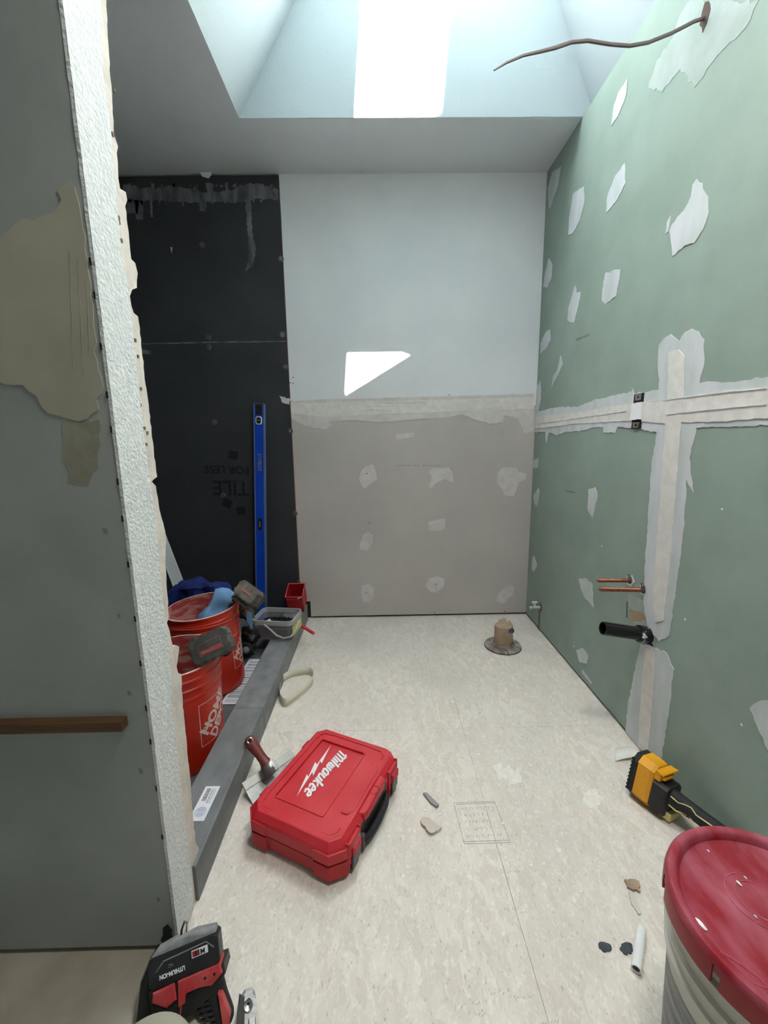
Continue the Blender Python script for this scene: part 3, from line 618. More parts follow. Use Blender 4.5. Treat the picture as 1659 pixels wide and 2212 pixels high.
# navy cloth heaped behind the rear bucket, against a mound under it
nv = pxs([[(352, 1300, 1.99), (372, 1262, 2.0), (400, 1252, 2.01), (425, 1246, 2.02), (455, 1256, 2.02), (488, 1260, 2.0), (503, 1272, 1.98)],
          [(352, 1306, 1.95), (368, 1280, 1.96), (395, 1268, 1.94), (425, 1262, 1.96), (452, 1270, 1.93), (490, 1270, 1.95), (503, 1284, 1.94)],
          [(352, 1320, 1.93), (368, 1300, 1.92), (392, 1292, 1.95), (420, 1278, 1.92), (450, 1286, 1.95), (490, 1284, 1.92), (504, 1300, 1.92)],
          [(350, 1380, 1.93), (368, 1370, 1.91), (392, 1360, 1.94), (420, 1350, 1.91), (450, 1350, 1.94), (490, 1350, 1.91), (504, 1370, 1.90)],
          [(350, 1450, 1.95), (368, 1445, 1.93), (392, 1440, 1.95), (420, 1440, 1.93), (450, 1440, 1.95), (490, 1440, 1.93), (504, 1440, 1.93)]])
for r in nv:
    for p in r: p.z = max(p.z, .022)
cloth('cloth', nv, M_['navy'], 'navy blue cloth heaped behind the rear orange bucket', amp=.022, fr=24)
cloth('cloth', pxs([[(465, 1272, 1.74), (480, 1270, 1.75), (495, 1273, 1.76), (506, 1280, 1.77)],
                    [(460, 1290, 1.72), (474, 1288, 1.715), (490, 1294, 1.73), (504, 1300, 1.75)],
                    [(446, 1312, 1.70), (456, 1314, 1.69), (474, 1318, 1.71), (490, 1318, 1.73)],
                    [(430, 1328, 1.68), (440, 1330, 1.665), (456, 1334, 1.675), (478, 1336, 1.70)],
                    [(428, 1340, 1.665), (440, 1350, 1.655), (458, 1350, 1.66), (476, 1346, 1.68)]]), M_['ltblue'], 'light blue cloth hanging down inside the rear orange bucket', amp=.004)
cloth('cloth', pxs([[(529, 1308, 1.78), (536, 1304, 1.80), (541, 1306, 1.82)], [(531, 1325, 1.78), (538, 1325, 1.79), (543, 1325, 1.82)], [(533, 1340, 1.78), (539, 1342, 1.80), (545, 1344, 1.82)], [(540, 1355, 1.79), (543, 1357, 1.80), (546, 1358, 1.81)]]), M_['ltblue'], 'pale blue rag end hanging outside the rear bucket beside a tool bag', amp=.002)
# black cushioned knee pad and bag behind the bucket
def blob(px, py, dy, r, sc, m, seed, par, name, amp=.35, fr=16):
    t = bmesh.new(); bmesh.ops.create_icosphere(t, subdivisions=4, radius=1); c = hit(px, py, 'y', dy)
    for v in t.verts:
        d = 1 + amp * noise.noise(v.co * 1.8 + Vector((seed, 3, 1))) + .08 * noise.noise(v.co * 6 + Vector((seed, 0, 0)))
        v.co = Vector((v.co.x * sc[0], v.co.y * sc[1], v.co.z * sc[2])) * r * d
    return MB().take(t, Matrix.Translation(c)).build(name, m, par, smooth=True)
kb = thing('tool_bag', (-.68, 2.02, .014), 'black soft tool bag crumpled between the rear bucket and the clear tub', 'bag')
blob(540, 1372, 1.96, .050, (.9, .8, 1.0), M_['blk'], 1, kb, 'bag_body')
blob(538, 1322, 2.06, .045, (.9, .9, .9), M_['rubber'], 2, kb, 'bag_flap')
blob(530, 1398, 1.93, .042, (1.1, .9, .8), M_['rubber'], 5, kb, 'side_pocket')
MB().tube([hit(a, b, 'y', 1.99) for a, b in ((528, 1380), (540, 1350), (545, 1316), (548, 1335), (545, 1375))], .007, 8, flat=.4).build('strap', M_['dustyblk'], kb, smooth=True)
p = hit(531, 1404, 'y', 1.90); MB().lathe([(0, .014), (.010, .012), (.016, .004), (.017, -.006)], 24, Matrix.Translation(p) @ Matrix.Rotation(R(70), 4, 'X')).build('grey_button', M_['greydust'], kb, smooth=True)
# ------------------------------------------------------------------ clear tub with black screws
P0 = [hit(*k, 'z', .205) for k in ((548, 1345), (636, 1350), (648, 1318), (572, 1308))]
tc_ = Vector((-.535, 2.02, .1)); tu = thing('clear_tub', tc_, 'clear plastic tub of black screws standing on the curb', 'tub')
def rrect(w, d, r, k=5):
    out = []
    for sx_, sy_, a0 in ((1, 1, 0), (-1, 1, 90), (-1, -1, 180), (1, -1, 270)):
        for i in range(k + 1):
            a = R(a0 + 90 * i / k); out.append((sx_ * (w - r) + r * math.cos(a), sy_ * (d - r) + r * math.sin(a)))
    return out
def loft(mb, rings, M, close_bottom=True):
    n = len(rings[0][0]); vs = [(x, y, z) for ring, z in rings for x, y in ring]
    fs = [(j*n+i, j*n+(i+1)%n, (j+1)*n+(i+1)%n, (j+1)*n+i) for j in range(len(rings)-1) for i in range(n)]
    if close_bottom: fs.append(list(range(n))[::-1])
    return mb.add(vs, fs, M)
MT = Matrix.Diagonal((1, 1, 1, 1)) @ Matrix.Translation((-.532, 2.03, .1005)) @ Matrix.Rotation(R(-8), 4, 'Z')
w_, d_ = .103, .080
o = loft(MB(), [(rrect(w_ - .012, d_ - .012, .02), 0), (rrect(w_ - .004, d_ - .004, .024), .075), (rrect(w_, d_, .026), .10)], MT).build('container', M_['clear'], tu, smooth=True)
loft(MB(), [(rrect(w_ + .001, d_ + .001, .027), .080), (rrect(w_ + .006, d_ + .006, .03), .082), (rrect(w_ + .006, d_ + .006, .03), .104), (rrect(w_ - .004, d_ - .004, .024), .104), (rrect(w_ - .004, d_ - .004, .024), .084)], MT, False).build('rim', M_['cleargrip'], tu, smooth=True)
hp = [(-w_ * .35, -d_ - .008, .088), (-w_ * .1, -d_ - .010, .07), (w_ * .25, -d_ - .010, .035), (w_ * .6, -d_ - .009, .02), (w_ * .95, -d_ - .004, .028), (w_ + .010, -d_ * .5, .05), (w_ + .014, -d_ * .1, .080)]
MB().tube([MT @ Vector(p) for p in hp], .0042, 8, flat=.5).build('handle', M_['cleargrip'], tu, smooth=True)
MB().box((w_ - .004, -d_ * .8, .02), (w_ + .0025, d_ * .75, .07), MT).build('yellow_label', mat('yellow_label', (206, 200, 120), .5), tu)
# contents: a heap of screws, nobody could count them
mb = MB(); loft(mb, [(rrect(w_ - .016, d_ - .016, .018), .002), (rrect(w_ - .010, d_ - .010, .02), .055), (rrect(w_ * .5, d_ * .5, .02), .066)], MT); mb.add([(x, y, .066) for x, y in rrect(w_ * .5, d_ * .5, .02)], [list(range(24))], MT)
for k in range(520):
    a = random.uniform(0, 6.28); rr = math.sqrt(random.random()); x = rr * math.cos(a) * (w_ - .02); y = rr * math.sin(a) * (d_ - .02); z = .064 - .010 * rr
    d = Vector((random.uniform(-1, 1), random.uniform(-1, 1), random.uniform(-.2, .9))).normalized() * .016; p = Vector((x, y, z))
    mb.tube([MT @ p, MT @ (p + d * .85), MT @ (p + d)], [.0012, .0014, .003], 4)
o = mb.build('black_screws', M_['blackprint'], None); tag(o, 'heap of black drywall screws filling the clear tub', 'screws', kind='stuff')
MB().tube([MT @ Vector(p) for p in ((-.055, -.03, .074), (-.045, -.026, .078), (-.035, -.02, .082), (-.028, -.022, .078))], [.0045, .005, .005, .003], 8, flat=.4).build('scrap', M_['logowhite'], tu, smooth=True)
# red open tray at the end of the curb
rt = thing('red_parts_box', (-.5, 2.33, .1), 'small dark red open parts box at the far end of the curb', 'box')
P = [hit(*k, 'y', v) for k, v in (((617, 1275), 2.38), ((651, 1272), 2.38), ((657, 1300), 2.30), ((620, 1303), 2.30))]
cx = (P[0].x + P[1].x) / 2; MTi = Matrix.Translation((-.492, 2.30, .101)) @ Matrix.Rotation(R(22), 4, 'X') @ Matrix.Translation((0, .055, 0))
def openbox(w, d, h, t, M, r=.004):
    mb = MB(); mb.box((-w, -d, 0), (w, d, t), M)
    mb.box((-w, -d, 0), (-w + t, d, h), M); mb.box((w - t, -d, 0), (w, d, h), M); mb.box((-w, -d, 0), (w, -d + t, h * .80), M); mb.box((-w, d - t, 0), (w, d, h), M)
    return mb
openbox(.047, .055, .118, .003, MTi).build('box_shell', M_['trayred'], rt)
loft(MB(), [(rrect(.049, .057, .004), .114), (rrect(.051, .059, .004), .114), (rrect(.051, .059, .004), .119), (rrect(.046, .054, .003), .119)], MTi, False).build('rim', M_['pink'], rt)
MB().tube([MTi @ Vector(p) for p in ((0, -.02, .05), (.01, -.01, .06), (.03, .0, .055))], .006, 6).build('metal_bit', M_['brass'], rt, smooth=True)
# pinkish rod sticking out from behind the tub
pa = Vector((-.455, 2.06, .106)); pc = hit(675, 1367, 'y', 1.93)
a_, b_ = hit(648, 1350, 'z', .1065), hit(677, 1369, 'z', .1065)
tag(MB().tube([a_ + (a_ - b_) * .1 + Vector((0, 0, .003)), b_ + Vector((0, 0, .003))], .0085, 14).build('red_rod', M_['pink'], None, smooth=True), 'thin pinkish red plastic rod sticking out beside the clear tub', 'rod')
# ------------------------------------------------------------------ cordless tools
def battery(par, M, L_=.125, Wd=.078, Hh=.052, m=None, label=True):
    """label face +z, length x, width y"""
    m = m or M_['dustyblk']; a, b = L_ / 2, Wd / 2; c = .012
    o = [(-a + c, -b), (a - c, -b), (a, -b + c), (a, b - c), (a - c, b), (-a + c, b), (-a, b - c), (-a, -b + c)]
    bt = MB().prism(o, -Hh, 0, M, bev=.005).build('battery', m, par)
    mb = MB()
    for x in (-.6, -.2, .2, .6):
        for s in (-1, 1): mb.box((x * a - .004, s * b - .002, -Hh * .8), (x * a + .004, s * b + .002, .0015), M)
    for y in (-.4, .4):
        for s in (-1, 1): mb.box((s * a - .002, y * b - .004, -Hh * .8), (s * a + .002, y * b + .004, .0015), M)
    mb.build('ribs', M_['dustyblk'], bt)['kind'] = 'stuff'
    if label:
        l = [(-.036, -.020), (.040, -.020), (.040, .018), (-.030, .018), (-.036, .010)]
        MB().prism(l, 0, .0012, M).build('label_border', M_['greydust'], bt)
        MB().prism([(x * .96, y * .93) for x, y in l], .001, .0016, M).build('label_plate', m, bt)
        MB().box((-.0335, -.0175, .0015), (.037, -.0045, .0021), M).build('red_stripe', M_['redtrim'], bt)
        text_mesh('Milwaukee', .0105, M @ Matrix.Translation((-.008, -.011, .0022)), bold=.0003, depth=.0002, shear=.3).build('lettering', M_['greydust'], bt)
    return bt
# tool in the front bucket: big battery face turned to the viewer
c0 = hit(452, 1396, 'y', 1.235); xd = hit(493, 1378, 'y', 1.21) - hit(412, 1414, 'y', 1.26); 
g1 = thing('cordless_drill', c0, 'cordless tool in the front orange bucket, grey battery with red label strip up', 'power tool')
Mg = frame(c0, xd, z=Vector((.20, -.80, .56)))
Mg = frame(c0, cr * math.cos(R(24)) + cu * math.sin(R(24)) + cf * .12, z=Vector((.45, -.72, .50)))
battery(g1, Mg, .128, .084, .045)
MB().prism([(-.05, -.03), (.05, -.03), (.055, .02), (.03, .035), (-.03, .035), (-.055, .02)], -.075, -.051, Mg, bev=.004).build('tool_foot', M_['blk'], g1)
hd = [(0, 0, -.07), (-.005, -.01, -.12), (-.012, -.03, -.17)]
MB().tube([Mg @ Vector(p) for p in hd], [.024, .019, .022], 14, flat=.8).build('handle', M_['rubber'], g1, smooth=True)
# tool lying across the rear bucket
c1 = hit(531, 1278, 'y', 1.66); g2 = thing('cordless_drill', c1, 'dusty grey cordless tool lying on the rim of the rear orange bucket', 'power tool')
Mh = frame(c1, hit(558, 1296, 'y', 1.66) - hit(508, 1258, 'y', 1.72), (.35, .55, .85))
battery(g2, Mh, .105, .070, .055, m=mat('dust_coated_plastic', (128, 122, 114), .85, col2=(92, 88, 82), scale=30, bump=.3), label=False)
MB().box((-.025, -.005, -.001), (.03, .006, .0022), Mh).build('pink_label', mat('dusty_pink', (170, 110, 108), .8), g2)
MB().prism([(-.045, -.012), (.045, -.012), (.05, .0), (.02, .02), (-.02, .02), (-.05, .0)], -.045, .006, Mh @ Matrix.Translation((0, -.045, -.02)), bev=.003).build('latch_panel', M_['dustyblk'], g2)
MB().box((-.044, -.066, -.058), (-.02, -.045, -.028), Mh, bev=.003).build('red_latch', M_['redtrim'], g2)
MB().box((.01, -.066, -.060), (.036, -.045, -.034), Mh, bev=.003).build('red_latch', M_['redtrim'], g2)
MB().prism([(-.048, -.03), (.04, -.03), (.045, .02), (.02, .035), (-.03, .035), (-.052, .02)], -.105, -.056, Mh, bev=.006).build('tool_foot', M_['blk'], g2)
MB().tube([Mh @ Vector(p) for p in ((-.02, 0, -.10), (-.03, .0, -.15), (-.04, .0, -.19))], [.03, .02, .024], 14, flat=.85).build('handle', M_['blk'], g2, smooth=True)
bo = MB().lathe([(0, .02), (.018, .018), (.02, 0), (0, -.002)], 16, Matrix.Translation(hit(506, 1322, 'y', 1.72))); bo.build('orange_knob', mat('amber_knob', (200, 120, 30), .5), g2, smooth=True)
# yellow tool by the right wall
yt = thing('cordless_drill', (.80, 1.07, 0), 'yellow and black cordless tool standing on the floor against the green wall', 'power tool')
ax = Vector((.40, -.90, -.02)).normalized(); MYt = frame((.804, 1.076, .0705), ax, z=(0.10, .16, 1))  # x handle dir, z up, y to the left
o8 = lambda a, b, c: [(-a + c, -b), (a - c, -b), (a, -b + c), (a, b - c), (a - c, b), (-a + c, b), (-a, b - c), (-a, -b + c)]
MZ = MYt @ Matrix(((0, 0, 1, 0), (1, 0, 0, 0), (0, 1, 0, 0), (0, 0, 0, 1)))    # local (a,b,c) -> (c, a, b)
MB().prism(o8(.041, .065, .018), -.044, -.026, MZ, bev=.003).build('battery_base', M_['rubber'], yt)
bt = MB().prism(o8(.0395, .067, .018), -.028, .022, MZ, bev=.012).build('battery', M_['yellow'], yt)
mb = MB()
for k in range(9): mb.box((-.0425, -.05 + k * .012, -.0455), (.0425, -.044 + k * .012, -.038), MZ)
mb.build('ribs', M_['rubber'], bt)['kind'] = 'stuff'
MB().box((-.034, .030, .018), (.034, .058, .036), MZ, bev=.004).build('battery_top', M_['yellow'], bt)
MB().box((-.030, .040, .034), (.012, .050, .046), MZ, bev=.003).build('release_button', M_['yellow'], bt)
MB().box((-.036, .054, .02), (.036, .060, .044), MZ, bev=.002).build('release_ridge', M_['yellow'], bt)
for z in (-.02, .03): MB().box((.036, z - .012, -.012), (.0402, z + .012, .0), MZ).build('dark_notch', M_['rubber'], bt)
MB().prism(o8(.036, .045, .010), .020, .062, MZ @ Matrix.Translation((0, -.014, 0)), bev=.006).build('tool_foot', M_['blk'], yt)
MB().box((.030, -.05, .030), (.0375, .022, .040), MZ, bev=.001).build('yellow_panel', M_['yellowtrim'], yt)
MB().box((-.02, -.066, .045), (.03, -.044, .075), MZ, bev=.003).build('belt_hook', M_['yellowtrim'], yt)
hpts = [(.05, -.004, -.004), (.085, -.004, .0), (.13, -.004, .002), (.19, -.006, .002), (.26, -.008, .0)]
MB().tube([MYt @ Vector(p) for p in hpts], [.026, .021, .0185, .020, .024], 16, flat=1.15, up=MYt.to_3x3() @ Vector((0, 1, 0))).build('handle', M_['rubber'], yt, smooth=True)
for s_, z0 in ((1, .014), (1, -.012)):
    MB().tube([MYt @ Vector(p) for p in ((.066, -.026, z0 - .002), (.085, -.0225, z0 - .006), (.10, -.0200, z0), (.115, -.019, z0 + .004), (.13, -.0205, z0 - .004), (.19, -.023, z0 + .001))], .0018, 6).build('yellow_piping', M_['yellowtrim'], yt, smooth=True)
MB().tube([MYt @ Vector(p) for p in ((.27, -.01, -.05), (.27, -.01, .0), (.27, -.01, .035))], [.028, .030, .026], 18).build('motor_housing', M_['yellow'], yt, smooth=True)
# tool at the bottom left, battery up
it = thing('cordless_drill', (-.42, .62, 0), 'black and red cordless drill lying on the floor at the corner of the partition', 'power tool')
c2 = hit(398, 2078, 'y', .650); Mi = frame(c2, hit(455, 2052, 'y', .672) - hit(336, 2102, 'y', .645), (-.05, .55, .83))
a, b = .064, .024
def P8(x0, x1, y0, y1, c): return [(x0 + c, y0), (x1 - c, y0), (x1, y0 + c), (x1, y1 - c), (x1 - c, y1), (x0 + c, y1), (x0, y1 - c), (x0, y0 + c)]
bt = MB().prism(P8(-a, a, -b, b, .006), -.036, 0, Mi, bev=.003).build('battery', M_['blk'], it)
MB().prism([(-.058, b - .006), (.060, b - .006), (.058, .030), (.02, .036), (-.012, .032), (-.016, .036), (-.05, .031), (-.062, .022)], -.032, -.004, Mi, bev=.004).build('battery_bottom', M_['greydust'], bt)
pl_ = [(-.050, -.018), (.052, -.016), (.055, .004), (.042, .017), (-.036, .014), (-.050, .002)]
mb = MB()
for i in range(len(pl_)):
    p_, q_ = pl_[i], pl_[(i + 1) % len(pl_)]
    if i in (2, 3, 4): mb.ribbon([p_, q_], .0018, 0, .0012, Mi)
mb.build('label_outline', M_['greydust'], bt)
text_mesh('LITHIUM-ION', .0095, Mi @ Matrix.Translation((-.022, -.008, .0006)) @ Matrix.Rotation(R(180), 4, 'Z'), bold=.0003, depth=.0003, sx=.8).build('lettering', M_['logowhite'], bt)
text_mesh('XC', .007, Mi @ Matrix.Translation((-.024, .004, .0006)) @ Matrix.Rotation(R(180), 4, 'Z'), depth=.0003).build('lettering', M_['greydust'], bt)
MB().box((.014, .000, .0), (.044, .012, .0008), Mi, bev=.0004).build('model_badge', M_['logowhite'], bt)
MB().box((.0155, .0015, .0005), (.0285, .0105, .0013), Mi).build('badge_red', M_['redtrim'], bt)
text_mesh('M18', .0105, Mi @ Matrix.Translation((.029, .006, .0014)) @ Matrix.Rotation(R(180), 4, 'Z'), bold=.0004, depth=.0002, sx=1.05).build('badge_lettering', M_['blk'], bt)
rd = MB().prism([(-.058, -.026), (-.020, -.024), (-.018, -.050), (-.036, -.056), (-.060, -.040)], -.05, .001, Mi, bev=.003).build('red_latch', M_['redtrim'], it)
MB().prism([(-.014, -.024), (.062, -.024), (.066, -.040), (.045, -.052), (.022, -.044), (-.002, -.044), (-.004, -.060), (-.016, -.062)], -.045, .001, Mi, bev=.002).build('red_trim', M_['redtrim'], it)
MB().prism([(.030, -.030), (.056, -.030), (.060, -.036), (.048, -.042), (.030, -.042)], .0, .0025, Mi).build('red_button', M_['redtrim'], it)
for x in (.035, .052): MB().lathe([(0, .001), (.0025, 0)], 8, Mi @ Matrix.Translation((x, -.0355, .003))).build('dot', M_['dark'], it)
MB().prism([(-.068, -.020), (-.062, -.08), (-.04, -.095), (.0, -.075), (.050, -.066), (.070, -.045), (.068, -.03)], -.065, -.003, Mi, bev=.006).build('tool_foot', M_['blk'], it)
MB().prism([(-.066, .02), (-.085, -.01), (-.095, -.06), (-.085, -.12), (-.05, -.15), (-.03, -.12), (-.055, -.05), (-.055, .0)], -.075, -.012, Mi, bev=.010).build('side_guard', M_['abs'], it)
hb = [(.035, -.055, -.03), (.046, -.085, -.028), (.056, -.12, -.025), (.064, -.16, -.02)]
hn = MB().tube([Mi @ Vector(p) for p in hb], [.026, .021, .022, .025], 16, up=Mi.to_3x3() @ Vector((1, 0, 0))).build('handle', M_['rubber'], it, smooth=True)
for k in range(9):
    t = k / 9; c = Vector((.026 + .025 * t, -.075 - .075 * t, -.0075 + .004 * t)); MB().tube([Mi @ (c + Vector((-.015, .002, -.006))), Mi @ (c + Vector((-.004, .0, .001))), Mi @ (c + Vector((.010, -.003, -.001)))], .0026, 6).build('grip_rib', M_['rubber'], hn, smooth=True)
MB().prism([(.054, -.066), (.060, -.070), (.072, -.105), (.068, -.118), (.076, -.160), (.055, -.160), (.060, -.115)], -.022, .001, Mi, bev=.002).build('red_inlay', M_['redtrim'], it)
MB().tube([Mi @ Vector(p) for p in ((-.010, -.05, -.004), (-.014, -.085, -.006), (-.022, -.115, -.012))], .0035, 8, flat=.6).build('red_edge', M_['redtrim'], it, smooth=True)
MB().tube([Mi @ Vector(p) for p in ((-.06, -.165, -.045), (.0, -.175, -.045), (.08, -.185, -.04))], [.030, .033, .030], 18).build('motor_housing', M_['blk'], it, smooth=True)
cl = [hit(391, 2036, 'y', .70), hit(393, 2008, 'y', .705), hit(399, 1990, 'y', .71), hit(404, 1994, 'y', .71), hit(404, 2022, 'y', .70)]
MB().tube(cl, .0028, 8, flat=.6).build('metal_clip', M_['chrome'], it, smooth=True)
# ------------------------------------------------------------------ snips handle and round lid at the bottom edge
sn = thing('pliers', (-.26, .62, 0), 'grey steel multi tool handle standing at the bottom edge of the floor', 'pliers')
s0 = hit(536, 2133, 'z', .045); s1 = hit(536, 2240, 'z', .020)
Ms = frame(s0, s1 - s0, z=(0, .2, 1)); 
mb = MB().prism([(0, -.006), (.006, -.013), (.02, -.016), (.06, -.018), (.12, -.018), (.12, .018), (.06, .018), (.02, .015), (.006, .012), (0, .006)], -.018, .0, Ms, bev=.005)
mb.build('handle', M_['steel'], sn)
MB().prism([(.004, -.016), (.03, -.020), (.12, -.022), (.12, -.006), (.03, -.009), (.010, -.006)], -.026, .003, Ms, bev=.003).build('dark_inlay', M_['blk'], sn)
MB().lathe([(.0, .001), (.0035, .0015), (.0075, .003), (.009, .001), (.009, -.004)], 20, Ms @ Matrix.Translation((.024, .0, .001))).build('pivot', M_['chrome'], sn, smooth=True)
MB().lathe([(0, .0012), (.0045, .001)], 16, Ms @ Matrix.Translation((.019, .001, .0015))).build('pivot_hole', M_['dark'], sn)
MB().box((.04, .0, -.001), (.12, .014, .004), Ms, bev=.002).build('spring_plate', M_['chrome'], sn)
cdc = hit(305, 2318, 'z', .10)
cap = thing('round_lid', (cdc.x, cdc.y, .0), 'edge of a beige round lid at the bottom left corner of the photo', 'lid')
MB().lathe([(0, .098), (.07, .098), (.076, .094), (.078, .08), (.074, .079), (.070, .004), (.066, 0), (0, 0)], 48, Matrix.Translation((cdc.x, cdc.y, 0))).build('lid', mat('beige_lid', (172, 168, 152), .5), cap, smooth=True)
# ------------------------------------------------------------------ red tool case
CX, CY = -.165, 1.078; CA = R(-25.5)
cs = thing('tool_case', (CX, CY, 0), 'red plastic power tool case lying flat on the floor, white lettering on its lid', 'case')
MC = Matrix.Translation((CX, CY, 0)) @ Matrix.Rotation(CA, 4, 'Z')
hw, hl, ch = .150, .187, .030
def octo(a, b, c): return [(-a + c, -b), (a - c, -b), (a, -b + c), (a, b - c), (a - c, b), (-a + c, b), (-a, b - c), (-a, -b + c)]
def loft2(rings, M, cap_top=True, cap_bot=True):
    n = len(rings[0][0]); mb = MB(); vs = [(x, y, z) for ring, z in rings for x, y in ring]
    fs = [(j*n+i, j*n+(i+1)%n, (j+1)*n+(i+1)%n, (j+1)*n+i) for j in range(len(rings)-1) for i in range(n)]
    if cap_bot: fs.append(list(range(n))[::-1])
    if cap_top: fs.append([(len(rings)-1)*n+i for i in range(n)])
    return mb.add(vs, fs, M)
lower = loft2([(octo(hw - .014, hl - .014, ch - .006), .003), (octo(hw - .006, hl - .006, ch - .003), .012), (octo(hw, hl, ch), .056)], MC).build('case_base', M_['mreddk'], cs)
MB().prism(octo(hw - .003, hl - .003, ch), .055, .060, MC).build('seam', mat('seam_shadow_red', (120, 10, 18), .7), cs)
lid = loft2([(octo(hw, hl, ch), .059), (octo(hw, hl, ch), .086), (octo(hw - .003, hl - .003, ch - .001), .094), (octo(hw - .014, hl - .014, ch - .006), .108), (octo(hw - .017, hl - .017, ch - .008), .109), (octo(hw - .030, hl - .030, .016), .109), (octo(hw - .032, hl - .032, .016), .1025)], MC).build('lid', M_['mred'], cs)
# recessed centre panel and its raised lip
def ringp(o_, i_, z0, z1): 
    n = len(o_); vs = [(x, y, z0) for x, y in o_] + [(x, y, z1) for x, y in o_] + [(x, y, z1) for x, y in i_] + [(x, y, z0) for x, y in i_]
    fs = [(j*n+i, j*n+(i+1)%n, (j+1)*n+(i+1)%n, (j+1)*n+i) for j in range(3) for i in range(n)]
    return MB().add(vs, fs, MC)
rect = lambda x0, y0, x1, y1, c: [(x0 + c, y0), (x1 - c, y0), (x1, y0 + c), (x1, y1 - c), (x1 - c, y1), (x0 + c, y1), (x0, y1 - c), (x0, y0 + c)]
ringp(rect(-.102, -.120, .062, .130, .004), rect(-.098, -.116, .058, .126, .002), .1023, .1095).build('panel_lip', M_['mred'], lid)
ringp(rect(-hw + .031, -hl + .031, hw - .031, hl - .031, .014), rect(-.100, -.118, .060, .128, .003), .1023, .1070).build('lid_plateau', M_['mred'], lid)
for sx_ in (-1, 1):
    for sy_ in (-1, 1):
        o = [(sx_ * (hw + .0035), sy_ * (hl - .085)), (sx_ * (hw + .0035), sy_ * (hl - ch + .001)), (sx_ * (hw - ch + .001), sy_ * (hl + .0035)), (sx_ * (hw - .075), sy_ * (hl + .0035)), (sx_ * (hw - .078), sy_ * (hl - .002)), (sx_ * (hw - ch), sy_ * (hl - .004)), (sx_ * (hw - .004), sy_ * (hl - ch)), (sx_ * (hw - .002), sy_ * (hl - .088))]
        if sx_ * sy_ < 0: o = o[::-1]
        MB().prism(o, .061, .088, MC, bev=.003).build('corner_guard', M_['mred'], lid)
        o2 = [(p[0] * .996, p[1] * .996) for p in o]; MB().prism(o2, .014, .053, MC, bev=.001).build('corner_guard', M_['mreddk'], lower)
        g = [(sx_ * (hw - .031), sy_ * (hl - .06)), (sx_ * (hw - .031), sy_ * (hl - .044)), (sx_ * (hw - .046), sy_ * (hl - .030)), (sx_ * (hw - .075), sy_ * (hl - .030)), (sx_ * (hw - .075), sy_ * (hl - .033)), (sx_ * (hw - .047), sy_ * (hl - .033)), (sx_ * (hw - .034), sy_ * (hl - .045)), (sx_ * (hw - .034), sy_ * (hl - .06))]
        if sx_ * sy_ < 0: g = g[::-1]
        MB().prism(g, .105, .1098, MC).build('corner_lip', M_['mred'], lid)
# hinge bumps on the far left edge
for y in (-.10, .105):
    MB().box((-hw - .007, y - .018, .050), (-hw + .004, y + .018, .090), MC, bev=.004).build('hinge', M_['mred'], cs)
# side: raised grip bridge, round dimple, latches and handle
MB().prism([(hw - .035, -.075), (hw + .004, -.060), (hw + .008, -.045), (hw + .008, .055), (hw + .004, .070), (hw - .035, .085)], .080, .104, MC, bev=.006).build('grip_bridge', M_['mred'], lid)
MB().prism([(hw - .052, -.088), (hw - .036, -.088), (hw - .022, -.072), (hw - .022, .082), (hw - .036, .098), (hw - .052, .098), (hw - .042, .075), (hw - .042, -.065)], .105, .1105, MC, bev=.002).build('bridge_ridge', M_['mred'], lid)
MB().lathe([(0, .0), (.010, .0), (.013, .006), (.0145, .006)], 24, MC @ Matrix.Translation((hw - .004, .018, .099))).build('round_dimple', mat('deep_red', (120, 4, 14), .6), lid, smooth=True)
for y in (-.118, .130):
    lt = MB().box((hw - .002, y - .026, .030), (hw + .007, y + .026, .092), MC, bev=.003).build('latch_housing', M_['mred'], cs)
    MB().box((hw + .005, y - .019, .020), (hw + .012, y + .019, .060), MC, bev=.002).build('latch_plate', mat('latch_grey', (96, 96, 98), .4, metal=.6), lt)
    MB().box((hw + .0, y - .023, .078), (hw + .010, y + .023, .081), MC).build('latch_pin', M_['chrome'], lt)
    MB().box((hw + .006, y - .019, .052), (hw + .016, y + .019, .078), MC, bev=.004).build('latch_tab', M_['mred'], lt)
    MB().box((hw + .004, y - .023, .012), (hw + .010, y - .018, .05), MC).build('latch_side', M_['blk'], lt)
    MB().box((hw - .004, y - .032, .018), (hw + .006, y - .027, .096), MC, bev=.002).build('latch_rib', M_['mred'], lt)
    MB().box((hw - .004, y + .027, .018), (hw + .006, y + .032, .096), MC, bev=.002).build('latch_rib', M_['mred'], lt)
MB().box((hw - .004, -.075, .012), (hw + .0015, .085, .075), MC).build('handle_recess', M_['blk'], cs)
hp = [(hw + .000, -.070, .040), (hw + .008, -.066, .034), (hw + .012, -.048, .028), (hw + .013, .005, .026), (hw + .012, .056, .028), (hw + .008, .076, .034), (hw + .000, .080, .040)]
MB().tube([MC @ Vector(p) for p in hp], [.010, .010, .0105, .012, .0105, .010, .010], 14, up=(0, 0, 1), flat=.8).build('carry_handle', M_['rubber'], cs, smooth=True)
MB().prism([(hw, -.085), (hw + .010, -.083), (hw + .010, -.070), (hw, -.070)], .012, .055, MC, bev=.002).build('handle_clip', mat('dark_grey_clip', (70, 72, 76), .5), cs)
